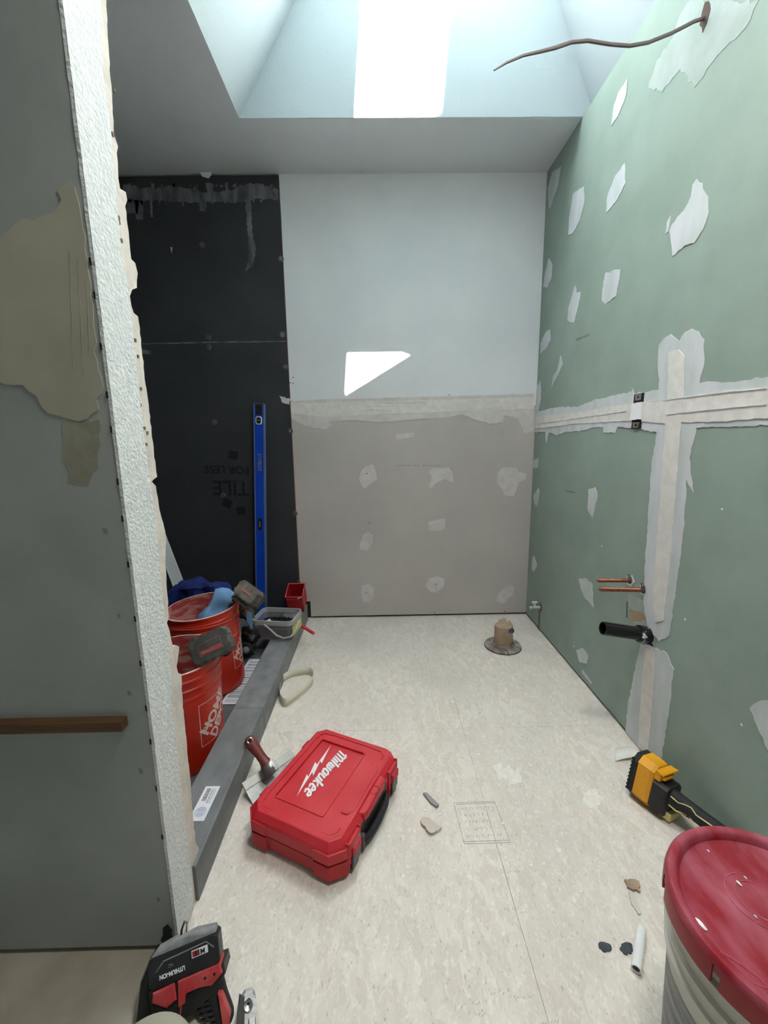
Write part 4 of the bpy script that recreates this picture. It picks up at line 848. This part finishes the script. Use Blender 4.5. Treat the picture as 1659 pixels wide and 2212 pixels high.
# script lettering, hand drawn strokes
G = {'M': ([[(0, 0), (0, 1.25)], [(-.22, 1.12), (0, 1.42), (.1, 1.25)], [(.0, 1.1), (.2, 1.38), (.34, 1.2), (.34, 0)], [(.34, 1.1), (.54, 1.38), (.68, 1.2), (.68, .0)]], .95),
     'i': ([[(0, 0), (0, 1)], [(0, 1.22), (0, 1.42)]], .27), 'l': ([[(0, 0), (0, 1.5)]], .29),
     'w': ([[(0, 1), (0, .2), (.12, .02), (.26, .2), (.26, .95)], [(.26, .2), (.38, .02), (.52, .2), (.52, 1)]], .78),
     'a': ([[(.36, .85), (.2, 1), (.02, .82), (.0, .2), (.14, .0), (.36, .25)], [(.37, 1), (.37, 0)]], .63),
     'u': ([[(0, 1), (0, .2), (.14, 0), (.36, .22)], [(.37, 1), (.37, 0)]], .63),
     'k': ([[(0, 0), (0, 1.5)], [(.38, .98), (.06, .5), (.4, .0)]], .6),
     'e': ([[(.02, .5), (.36, .6), (.34, .86), (.18, 1), (.02, .82), (0, .22), (.16, 0), (.4, .18)]], .58)}
mb = MB(); xx = .0; SC = .0235
p0 = Vector((-.010, .099)); 
for c in 'Milwaukee':
    st, adv = G[c]
    for s in st: mb.ribbon([((xx + px_ + .28 * py_), py_) for px_, py_ in s], .2, 0, .06, MC @ Matrix.Translation((-.024, .108, .1025)) @ Matrix.Rotation(R(-90), 4, 'Z') @ Matrix.Rotation(R(-4), 4, 'Z') @ Matrix.Diagonal((SC * 1.45, SC * 1.05, .025, 1)))
    xx += adv
mb.build('white_lettering', M_['logowhite'], lid)
bolt = [(0, 0), (.078, .0155), (.070, .0025), (.128, .016), (.118, .003), (.205, .008), (.130, -.012), (.138, .001), (.080, -.014), (.088, .000)]
MB().prism(bolt, 0, .0015, MC @ Matrix.Translation((-.062, .118, .1025)) @ Matrix.Rotation(R(-87), 4, 'Z') @ Matrix.Diagonal((1, .72, 1.2, 1))).build('lightning_bolt', M_['logowhite'], lid)
# ------------------------------------------------------------------ taping knife resting on curb
kn = thing('taping_knife', (-.36, 1.17, 0), 'wide steel taping knife with maroon handle, propped between curb and red case', 'knife')
hA = hit(538, 1598, 'z', .128); hB = hit(577, 1652, 'z', .070)
bl0 = Vector((-.447, 1.118, .030)); 
t1_, t2_ = hit(527, 1701, 'z', .035), hit(632, 1628, 'z', .035)
e1_, e2_ = hit(548, 1737, 'z', .006), hit(655, 1652, 'z', .006)
Mk = frame((t1_ + t2_) / 2, t2_ - t1_, (t1_ + t2_) / 2 - (e1_ + e2_) / 2); kw = (t2_ - t1_).length / 2
MB().box((-kw, -.075, -.0006), (kw, .0, .0006), Mk).build('blade', M_['steel'], kn)
MB().box((-kw - .001, -.012, -.003), (kw + .001, .014, .0035), Mk, bev=.001).build('blade_back', mat('pale_aluminium', (190, 190, 182), .5, metal=.3), kn)
dh = (hA - hB); up_ = dh.cross(Vector((1, .6, 0))).normalized()
hbs = [hB - dh * .10, hB, hB + dh * .18, hB + dh * .40, hB + dh * .65, hB + dh * .86, hB + dh * 1.02, hB + dh * 1.10]
hd_ = MB().tube(hbs, [.021, .020, .015, .0145, .0175, .0195, .0175, .008], 18, flat=.78, up=Vector((1, .5, 0))).build('handle', M_['handlebrn'], kn, smooth=True)
MB().tube([hB - dh * .34, hB - dh * .20, hB - dh * .02, hB + dh * .10], [.024, .028, .0245, .0170], 16, flat=.66, up=Vector((1, .5, 0))).build('ferrule', mat('plaster_spattered_metal', (90, 84, 82), .5, metal=.4, col2=(236, 236, 234), scale=26, lo=.5, hi=.55), kn, smooth=True)
eh = hB + dh * .97; vdir = (CAM - eh).normalized(); Me = frame(eh + vdir * .0158, Vector((1, 0, 0)), z=vdir)
MB().lathe([(.005, .001), (.0075, .0026), (.010, .0005), (.0105, -.003)], 20, Me).build('hang_ring', M_['chrome'], hd_, smooth=True)
MB().lathe([(0, .001), (.0056, .001)], 16, Me).build('hang_hole', M_['dark'], hd_)
# ------------------------------------------------------------------ big pail, lower right
PC = Vector((.603, .497, 0)); pt = thing('mud_pail', PC, 'large white pail with a dusty dark red lid, lower right of the floor', 'bucket')
MP = Matrix.Translation(PC)
prof = [(0, .004), (.12, .004), (.127, 0), (.131, .004), (.1405, .250), (.1465, .252), (.1465, .257), (.1415, .260), (.142, .284), (.149, .286), (.149, .292), (.143, .296), (.143, .318), (.151, .320), (.151, .327), (.1445, .331), (.146, .358), (.10, .356), (0, .356)]
MB().lathe(prof, 72, MP).build('pail_body', M_['pail'], pt, smooth=True)
ld = MB().lathe([(0, .3615), (.040, .3612), (.044, .3622), (.048, .3612), (.128, .3612), (.1345, .3645), (.138, .374), (.1435, .3775), (.151, .3770), (.1545, .373), (.1555, .366)], 96, MP).build('lid', M_['lidred'], pt, smooth=True)
# lid skirt in sections, with gaps
secs = [(20, 78), (84, 150), (156, 196), (200, 243), (247, 262), (266, 320), (326, 375)]
dep = [.032, .030, .034, .034, .018, .036, .030]
for (a0, a1), d in zip(secs, dep):
    vs = []; n = 20
    for i in range(n + 1):
        a = R(a0 + (a1 - a0) * i / n)
        for r, z in ((.1555, .3665), (.1565, .362), (.1565, .368 - d), (.1530, .368 - d), (.1520, .3665)): vs.append((r * math.cos(a), r * math.sin(a), z))
    fs = [(i*5+k, i*5+(k+1)%5, (i+1)*5+(k+1)%5, (i+1)*5+k) for i in range(n) for k in range(5)] + [(0,1,2,3,4), tuple(n*5+k for k in range(5))[::-1]]
    MB().add(vs, fs, MP).build('lid_skirt', M_['lidside'], ld, smooth=True)
MB().lathe([(.15, .3665), (.1545, .3665), (.1548, .354), (.151, .352)], 72, MP).build('skirt_band', M_['lidside'], ld, smooth=True)
# scuffs: swirls of compound on the lid
sc_ = mat('lid_compound_smear', (196, 104, 120), .7, col2=(176, 60, 80), scale=40)
def loopz(cx, cy, rx, ry, rot, w, a0=0, a1=360):
    pts = []
    for i in range(41):
        a = R(a0 + (a1 - a0) * i / 40); x, y = rx * math.cos(a), ry * math.sin(a); pts.append((cx + x * math.cos(rot) - y * math.sin(rot), cy + x * math.sin(rot) + y * math.cos(rot)))
    return pts
for (px_, py_, rx, ry, rot, w, a0, a1) in ((1640, 1945, .030, .030, 0, .0014, 60, 330), (1640, 1945, .043, .043, 0, .0012, 90, 250), (1585, 2085, .034, .008, R(-45), .0011, 0, 360)):
    h = hit(px_, py_, 'z', .362); q_ = loopz(h.x, h.y, rx, ry, rot, w, a0, a1)
    MB().ribbon(q_, w, .3614, .3622).build('compound_swirl', sc_, ld)
for px_, py_, l_ in ((1514, 1996, .009), (1596, 1908, .005), (1632, 1980, .003), (1495, 1812, .004), (1610, 1896, .003), (1530, 1838, .0025)):
    h = hit(px_, py_, 'z', .363); t = bmesh.new(); bmesh.ops.create_icosphere(t, subdivisions=2, radius=1)
    for v in t.verts: v.co = Vector((v.co.x * l_ * .4, v.co.y * l_, v.co.z * .0018)) * (1 + .3 * noise.noise(v.co * 2))
    tag(MB().take(t, Matrix.Translation(h) @ Matrix.Rotation(R(15), 4, 'Z')).build('plaster_crumb', M_['logowhite'], ld, smooth=True))
# printed label wrapped round the pail
def wrap(a0, a1, z0, z1, m, name, off=.0006, n=24):
    vs = []
    for i in range(n + 1):
        a = R(a0 + (a1 - a0) * i / n)
        for z in (z0, z1):
            r = .131 + (.1405 - .131) * (z - .004) / .246 + off; vs.append((r * math.cos(a), r * math.sin(a), z))
    return MB().add(vs, [(2*i, 2*i+2, 2*i+3, 2*i+1) for i in range(n)], MP).build(name, m, pt, smooth=True)
wrap(150, 238, .03, .215, M_['paillabel'], 'printed_label')
wrap(240, 330, .03, .195, M_['pinklabel'], 'printed_label', .0008)['label'] = 'muted brown printed label'
# ------------------------------------------------------------------ plumbing on the right wall
fl_ = thing('toilet_flange', (.642, 2.04, 0), 'dusty toilet flange on the floor, its pipe stuffed with brown paper', 'flange')
MF = Matrix.Translation((.642, 2.035, 0))
fb = MB().lathe([(0, 0), (.093, 0), (.095, .004), (.093, .010), (.075, .012), (.062, .013), (.058, .024), (.052, .025), (.050, .012), (0, .010)], 48, MF).build('flange_ring', M_['flange'], fl_, smooth=True)
MB().box((-.0012, -.1, .0), (.0012, -.056, .0135), MF).build('flange_slot', M_['dark'], fb)
MB().lathe([(.0942, .0), (.0955, .0), (.0955, .0035), (.0942, .0035)], 48, MF).build('dark_rim', M_['dark'], fb)
def wob(a, z): return 1 + .05 * math.sin(3 * a + z * 40) + .03 * math.sin(7 * a + z * 90)
pw_ = MB().lathe([(.049, .015), (.048, .05), (.046, .09), (.044, .118), (.030, .128), (.0, .122)], 28, MF, wob=wob).build('paper_plug', M_['brownpaper'], fl_, smooth=True)
for pts in ([(-.02, -.01, .11), (.0, .02, .150), (.02, .02, .146), (.018, -.02, .118)], [(.0, -.02, .11), (.03, .0, .145), (.046, -.01, .125), (.05, -.02, .09)], [(-.04, .0, .10), (-.015, .025, .140), (.005, .02, .142), (-.005, -.01, .11)]):
    MB().add(pts + [(x * .9, y + .003, z - .003) for x, y, z in pts], [(0,1,2,3), (7,6,5,4), (0,4,5,1), (1,5,6,2), (2,6,7,3), (3,7,4,0)], MF).build('paper_fold', M_['brownpaper'], pw_)
MB().add([(.014, -.046, .115), (.036, -.036, .12), (.052, -.022, .098), (.046, -.028, .088), (.030, -.040, .094), (.015, -.047, .098)], [(0,1,2,3,4,5)], MF).build('blue_tape', M_['bluetape'], pw_)
# drain stub
dr = thing('drain_pipe', (.903, 1.30, .43), 'black plastic drain pipe stub sticking out of the green wall', 'pipe')
q0 = Vector((.903, 1.300, .424)); tip = hit(1302, 1357, 'x', .742); dv = (tip - q0).normalized(); Ld = (tip - q0).length
Md = frame(q0, dv, z=(0, 0, 1)) @ Matrix.Rotation(R(90), 4, 'Y')
st = MB().lathe([(.0185, .02), (.0185, Ld), (.0215, Ld), (.0222, Ld - .003), (.0222, .03)], 36, Md).build('pipe', M_['abs'], dr, smooth=True)
MB().lathe([(0, .02), (.0186, .02)], 24, Md).build('pipe_bore', M_['dark'], st)
MB().lathe([(.0222, -.015), (.0270, -.012), (.0275, .022), (.0285, .024), (.0285, .036), (.0225, .038)], 36, Md).build('coupling', mat('compound_spattered_pipe', (20, 20, 22), .3, col2=(220, 222, 222), scale=45, lo=.56, hi=.6), dr, smooth=True)
mb = MB()
for k in range(5):
    a = R(60 + k * 22); mb.box((.0215 * math.cos(a) - .003, .0215 * math.sin(a) - .002, .05 + k * .018), (.0225 * math.cos(a) + .001, .0225 * math.sin(a) + .001, .056 + k * .018), Md)
p = hit(1404, 1392, 'x', XR); MB().prism([(-.012, -.03), (.016, -.02), (.02, .0), (-.01, .0)], 0, .0012, Matrix(((0, 0, -1, XR), (1, 0, 0, 1.283), (0, 1, 0, .402), (0, 0, 0, 1)))).build('hole_edge', M_['dark'], dr)
on_right('torn_patch', [(1357, 1282), (1395, 1300), (1398, 1320), (1412, 1340), (1402, 1360), (1366, 1346), (1360, 1318)], mat('skimmed_patch', (172, 184, 178), .8, col2=(158, 172, 164), scale=20), .0004, .003)
on_right('torn_patch', [(1360, 1316), (1384, 1322), (1394, 1332), (1396, 1340), (1366, 1345)], mat('brown_core', (172, 146, 118), .9), .0006, .002)
on_right('scratch', [(1354, 1300), (1355.5, 1300), (1354.5, 1334), (1353, 1334)], M_['dark'], .0003, .0003)
for k, (wx, wy, tx, ty, rr) in enumerate(((1362, 1254, 1289, 1254, .0072), (1391, 1274, 1293, 1273, .0080))):
    w0 = hit(wx, wy, 'x', XR); t1 = hit(tx, ty, 'x', .775 if k else .795)
    cpx = thing('copper_stub', w0, ('short upper' if k == 0 else 'longer lower') + ' copper water stub sticking out of the green wall', 'pipe')
    d = (t1 - w0); n_ = w0 + d * .94
    MB().tube([w0 - d * .05, w0, n_, w0 + d * .985, t1], [rr, rr, rr, rr * .6, rr * .2], 16, flat=.95).build('pipe', M_['copper'], cpx, smooth=True)
    MB().lathe([(rr * 1.0, .010), (rr * 1.5, .006), (rr * 1.7, -.002)], 18, frame(w0, d, z=(0, 0, 1)) @ Matrix.Rotation(R(90), 4, 'Y')).build('collar', M_['cabledk'], cpx, smooth=True)
    MB().tube([w0 + Vector((-.004, .004, rr)), w0 + Vector((-.008, .008, rr + .012)), w0 + Vector((-.010, -.004, rr + .017)), w0 + Vector((-.005, -.012, rr + .004))], .0018, 6).build('mesh_curl', M_['brass'], cpx, smooth=True)
    on_right('hole_surround', [(wx - 8, wy - 12), (wx + 4, wy - 12), (wx + 9, wy + 4), (wx + 2, wy + 14), (wx - 6, wy + 8)], M_['mudthin'], .002, .002)
# stop valve near the corner
vp = hit(1156, 1312, 'x', XR - .03); vv = thing('stop_valve', (XR, vp.y, vp.z), 'small chrome stop valve low on the green wall by the corner', 'valve')
MB().tube([(XR + .002, vp.y, vp.z), (XR - .045, vp.y, vp.z)], .008, 14).build('valve_body', M_['valve'], vv, smooth=True)
MB().lathe([(.009, .004), (.022, .003), (.024, 0)], 24, Matrix.Translation((XR, vp.y, vp.z)) @ Matrix.Rotation(R(-90), 4, 'Y')).build('wall_plate', M_['brass'], vv, smooth=True)
MB().tube([(XR - .035, vp.y, vp.z - .006), (XR - .035, vp.y, vp.z + .028)], .0065, 12).build('valve_stem', M_['valve'], vv, smooth=True)
MB().tube([(XR - .060, vp.y, vp.z - .004), (XR - .047, vp.y, vp.z), ], [.010, .008], 14).build('outlet_nut', M_['valve'], vv, smooth=True)
MB().tube([(XR - .050, vp.y, vp.z + .030), (XR - .020, vp.y, vp.z + .030)], [.006, .006], 12).build('valve_handle', M_['valve'], vv, smooth=True)
on_right('cut_line', [(1164, 1316), (1167, 1316), (1166, 1362), (1162, 1356)], mat('brown_cut', (120, 108, 92), .9), .0006, .0006)
# receptacle buried in the joint
ob = thing('outlet', hit(1372, 890, 'x', XR), 'electrical outlet half buried under white joint compound on the green wall', 'outlet')
oy0, oz0 = hit(1386, 925, 'x', XR).y, hit(1372, 926, 'x', XR).z; oy1, oz1 = hit(1359, 853, 'x', XR).y, hit(1372, 852, 'x', XR).z
ow = (oy1 - oy0) * 1.0; oc = (oy0 + oy1) / 2
MB().prism([(oy0, oz0), (oy0 + .052, oz0), (oy0 + .052, oz1), (oy0, oz1)], 0.0, .0046, PX()).build('box_opening', M_['dark'], ob)
for zz_, s_ in ((oz1 - .012, 1), (oz0 + .012, -1)):
    MB().prism([(oy0 + .010, zz_ - .010), (oy0 + .040, zz_ - .010), (oy0 + .044, zz_ + .010), (oy0 + .008, zz_ + .010)], .0046, .0062, PX()).build('metal_strap', M_['brass'], ob)
    MB().lathe([(0, .0025), (.0035, .002), (.004, 0)], 10, Matrix.Translation((XR - .006, oy0 + .025, zz_)) @ Matrix.Rotation(R(-90), 4, 'Y')).build('screw', M_['dark'], ob, smooth=True)
MB().prism(rough_poly([(oy0 - .004, oz0 + .030), (oy0 + .054, oz0 + .032), (oy0 + .054, oz1 - .032), (oy0 - .002, oz1 - .030)], .01, .0015), .004, .0105, PX()).build('white_cover', M_['logowhite'], ob)
# cable from a hole high on the wall
cbw = thing('electrical_cable', hit(1524, 40, 'x', XR), 'stiff grey brown cable poking out of a torn hole high on the green wall', 'cable')
yc = hit(1520, 40, 'x', XR).y
cpts = [(1524, 38, None), (1500, 46, .86), (1450, 72, .80), (1400, 92, .72), (1360, 99, .64), (1320, 96, .58), (1270, 88, .51), (1235, 91, .47), (1200, 103, .43), (1165, 112, .395), (1130, 120, .36), (1095, 135, .33), (1067, 152, .31)]
P = []
for a, b, xv in cpts: P.append(hit(a, b, 'x', XR + .004) if xv is None else hit(a, b, 'y', yc - .12 * (XR - xv) / .6))
MB().tube(P, [.0058] * 9 + [.0052, .0045, .0036, .0022], 10, flat=.75).build('cable_sheath', M_['cable'], cbw, smooth=True)
on_right('cable_hole', [(1532, 2), (1536, 20), (1528, 50), (1519, 70), (1513, 55), (1518, 25), (1524, 5)], M_['cabledk'], .0022, .003)
# ------------------------------------------------------------------ litter on the floor
rg = thing('vinyl_strip_loop', (-.37, 1.64, 0), 'loop of cream vinyl edge strip standing on the floor beside the curb', 'strip')
base = [(606, 1455), (604, 1480), (607, 1505), (612, 1524), (624, 1527), (640, 1512), (658, 1495), (672, 1478), (676, 1462), (668, 1452), (650, 1448), (630, 1450), (615, 1454)]
bp_ = [hit(a, b, 'z', 0) for a, b in ((608, 1478), (604, 1498), (605, 1516), (613, 1527), (625, 1524), (645, 1509), (664, 1493), (675, 1479), (677, 1466), (668, 1458), (650, 1459), (626, 1465))]
n = len(bp_); vs = []; N_ = 72
def crc(P, t):
    n = len(P); t = t % 1 * n; i = int(t); f = t - i; p = [P[(i - 1) % n], P[i % n], P[(i + 1) % n], P[(i + 2) % n]]
    return .5 * ((2 * p[1]) + (p[2] - p[0]) * f + (2 * p[0] - 5 * p[1] + 4 * p[2] - p[3]) * f * f + (3 * p[1] - p[0] - 3 * p[2] + p[3]) * f ** 3)
for k in range(N_):
    p = crc(bp_, k / N_)
    for z in (.001, .038): vs.append((p.x + z * .05, p.y + z * .1, z))
o = MB().add(vs, [(2*k, 2*((k+1) % N_), 2*((k+1) % N_)+1, 2*k+1) for k in range(N_)]).build('strip', M_['cream'], rg, smooth=True)
md = o.modifiers.new('s', 'SOLIDIFY'); md.thickness = .002
MB().tube([p + Vector((0, -.0015, .003)) for p in bp_[1:9]], .003, 6).build('folded_edge', M_['cream'], rg, smooth=True)
# curled card near the wall
A_ = [hit(*k, 'z', .004) for k in ((1328, 1643), (1398, 1640))]; B_ = [hit(*k, 'z', .004) for k in ((1329, 1616), (1378, 1618))]
vs = []; n = 12
for i in range(n + 1):
    t = i / n; a = A_[0].lerp(A_[1], t); b = B_[0].lerp(B_[1], t); z = .0015 + .012 * math.sin(math.pi * t)
    for q_ in (a, b): vs.append((q_.x, q_.y, z))
o = MB().add(vs, [(2*i, 2*i+2, 2*i+3, 2*i+1) for i in range(n)]).build('card_scrap', M_['offwhite'], None, smooth=True)
md = o.modifiers.new('s', 'SOLIDIFY'); md.thickness = .001; tag(o, 'curled off-white card scrap on the floor against the green wall', 'scrap')
def chip(pts, m, name, label, cat, t=.006, amp=.0015, z0=0.0005):
    P = [(lambda h: (h.x, h.y))(hit(a, b, 'z', 0)) for a, b in pts]
    return tag(MB().prism(rough_poly(P, .003, amp), z0, t, bev=.0006).build(name, m), label, cat)
chip([(914, 1717), (921, 1716), (934, 1728), (948, 1742), (944, 1747), (930, 1738)], mat('grey_chip', (150, 148, 146), .8), 'trim_sliver', 'thin grey and white sliver of trim on the floor right of the case', 'scrap', .008, .0006)
chip([(908, 1776), (915, 1770), (928, 1773), (945, 1788), (954, 1792), (948, 1798), (931, 1806), (924, 1800), (918, 1790), (910, 1784)], mat('drywall_chip', (200, 190, 178), .8), 'drywall_chip', 'beige broken drywall chip on the floor right of the case', 'scrap', .009)
chip([(1292, 2040), (1304, 2036), (1318, 2042), (1322, 2052), (1306, 2058), (1294, 2050)], M_['blackblob'], 'dried_blob', 'left dried black blob on the floor before the pail', 'blob', .003, .002)
chip([(1342, 2042), (1354, 2037), (1366, 2042), (1368, 2056), (1352, 2064), (1340, 2054)], M_['blackblob'], 'dried_blob', 'right dried black blob on the floor next to the white tube', 'blob', .003, .002)
chip([(1348, 1905), (1362, 1901), (1380, 1906), (1382, 1930), (1366, 1924), (1354, 1920)], M_['brownpaper'], 'paper_scrap', 'torn brown paper scrap on the floor beside the white pail', 'scrap', .006, .003)
chip([(1358, 1928), (1366, 1930), (1378, 1960), (1384, 1975), (1380, 1978), (1364, 1955)], mat('pale_scrap', (206, 202, 190), .8), 'paper_curl', 'narrow pale curl on the floor touching the white pail', 'scrap', .004, .001)
wt = thing('white_tube', hit(1375, 2050, 'z', 0), 'short white plastic tube standing tilted against the pail', 'tube')
wa, wb_ = hit(1386, 2004, 'z', .011), hit(1374, 2094, 'z', .011)
Mw = frame(wa, wb_ - wa, z=(0, 0, 1)) @ Matrix.Rotation(R(90), 4, 'Y'); wl = (wb_ - wa).length
MB().lathe([(0, .002), (.0085, 0), (.0095, .003), (.0095, wl), (.0072, wl), (.0072, wl - .02), (0, wl - .02)], 24, Mw).build('tube', M_['whiteplastic'], wt, smooth=True)
MB().lathe([(0, wl - .004), (.0071, wl - .004)], 20, Mw).build('tube_bore', mat('bore_grey', (90, 86, 84), .9), wt)
# faded stamp on the floor board
stt = [hit(*k, 'z', 0) for k in ((980, 1735), (1068, 1731), (1103, 1820), (1003, 1823))]
def line3(mb, p, q, w=.0016): 
    mb.ribbon([(p.x, p.y), (q.x, q.y)], w, .0001, .0004)
mb = MB()
for i in range(4): line3(mb, stt[i], stt[(i + 1) % 4])
line3(mb, stt[0].lerp(stt[3], .04), stt[1].lerp(stt[2], .04)); line3(mb, stt[3].lerp(stt[0], .05), stt[2].lerp(stt[1], .05))
fp = [o for o in C.objects if o.name.startswith('floor_panel')]
for row, (n_, x0, x1, hh_) in enumerate(((16, .08, .95, .008), (6, .2, .8, .006), (9, .15, .9, .006), (7, .3, .7, .008), (12, .1, .9, .005))):
    t = .14 + row * .17
    for k in range(n_):
        u = x0 + (x1 - x0) * k / n_ + random.uniform(0, .01); a = stt[0].lerp(stt[3], t).lerp(stt[1].lerp(stt[2], t), u)
        if random.random() < .8: mb.ribbon([(a.x, a.y), (a.x + random.choice((-.001, 0, .002)), a.y - hh_)], .0012, .0001, .0004)
        if random.random() < .5: mb.ribbon([(a.x, a.y), (a.x + .005, a.y + .0004)], .001, .0001, .0004)
mb.build('board_stamp', M_['floorink'], fl)
mb = MB()
for px_, py_ in ((1020, 2195), (1060, 2150), (1090, 1965), (960, 1640), (985, 1638), (1000, 2170), (1110, 2155), (1170, 2210), (1095, 1885)):
    a = hit(px_, py_, 'z', 0)
    for k in range(6): 
        if random.random() < .7: mb.ribbon([(a.x + k * .006, a.y), (a.x + k * .006 + .004, a.y + random.choice((0, .004)))], .001, .0001, .0004)
mb.build('board_stamp', M_['floorink'], fl)
# compound splats on the floor
for k in range(70):
    a = hit(random.uniform(640, 1240), random.uniform(1350, 1900), 'z', 0)
    if (Vector((a.x, a.y)) - Vector((CX, CY))).length < .26 or a.x > XR - .04 or a.x < -.42 or (Vector((a.x, a.y)) - Vector((.642, 2.035))).length < .12: continue
    r = random.choice((.002, .003, .004, .005, .007)); n = 9
    P = [(a.x + r * random.uniform(.6, 1.2) * math.cos(6.283 * i / n), a.y + r * random.uniform(.6, 1.2) * math.sin(6.283 * i / n)) for i in range(n)]
    MB().prism(P, 0, .0012).build('compound_splat', M_['splat'], fl)
MB().prism(rough_poly([(lambda h: (h.x, h.y))(hit(a, b, 'z', 0)) for a, b in ((1065, 1655), (1080, 1648), (1085, 1665), (1100, 1650), (1110, 1668), (1120, 1660), (1128, 1690), (1100, 1695), (1095, 1680), (1078, 1685))], .008, .004), 0, .0009).build('compound_splat', M_['splat'], fl)
MB().prism(rough_poly([(lambda h: (h.x, h.y))(hit(a, b, 'z', 0)) for a, b in ((1262, 1712), (1285, 1704), (1300, 1722), (1296, 1740), (1272, 1745), (1258, 1728))], .008, .004), 0, .0009).build('compound_splat', M_['splat'], fl)
# flake of paper hanging at the ceiling edge
h = hit(445, 380, 'y', YB - .02)
MB().prism(rough_poly([(h.x - .032, ZC + .001), (h.x + .032, ZC + .001), (h.x + .026, ZC - .014), (h.x + .012, ZC - .027), (h.x - .02, ZC - .020)], .01, .002), 0, .0015, PY(YB - .018)).build('paper_flake', M_['white'], ce)
# added fill lamp, unseen above the frame, brightens floor and back wall
lm_ = thing('added_fill_lamp', (.45, .48, ZC), 'added round fill lamp on the ceiling just outside the top of the picture', 'lamp')
MB().lathe([(0, 0), (.15, 0), (.155, -.02), (.14, -.045)], 32, Matrix.Translation((.45, .48, ZC - .001))).build('fill_lamp_base', M_['chrome'], lm_, smooth=True)
lg = mat('fill_lamp_glow', (255, 246, 232), .5); lg.node_tree.nodes['Principled BSDF'].inputs['Emission Color'].default_value = (1, .96, .90, 1); lg.node_tree.nodes['Principled BSDF'].inputs['Emission Strength'].default_value = FILL_POWER
MB().lathe([(.142, -.044), (.12, -.065), (.07, -.078), (0, -.082)], 32, Matrix.Translation((.45, .48, ZC - .001))).build('fill_diffuser', lg, lm_, smooth=True)
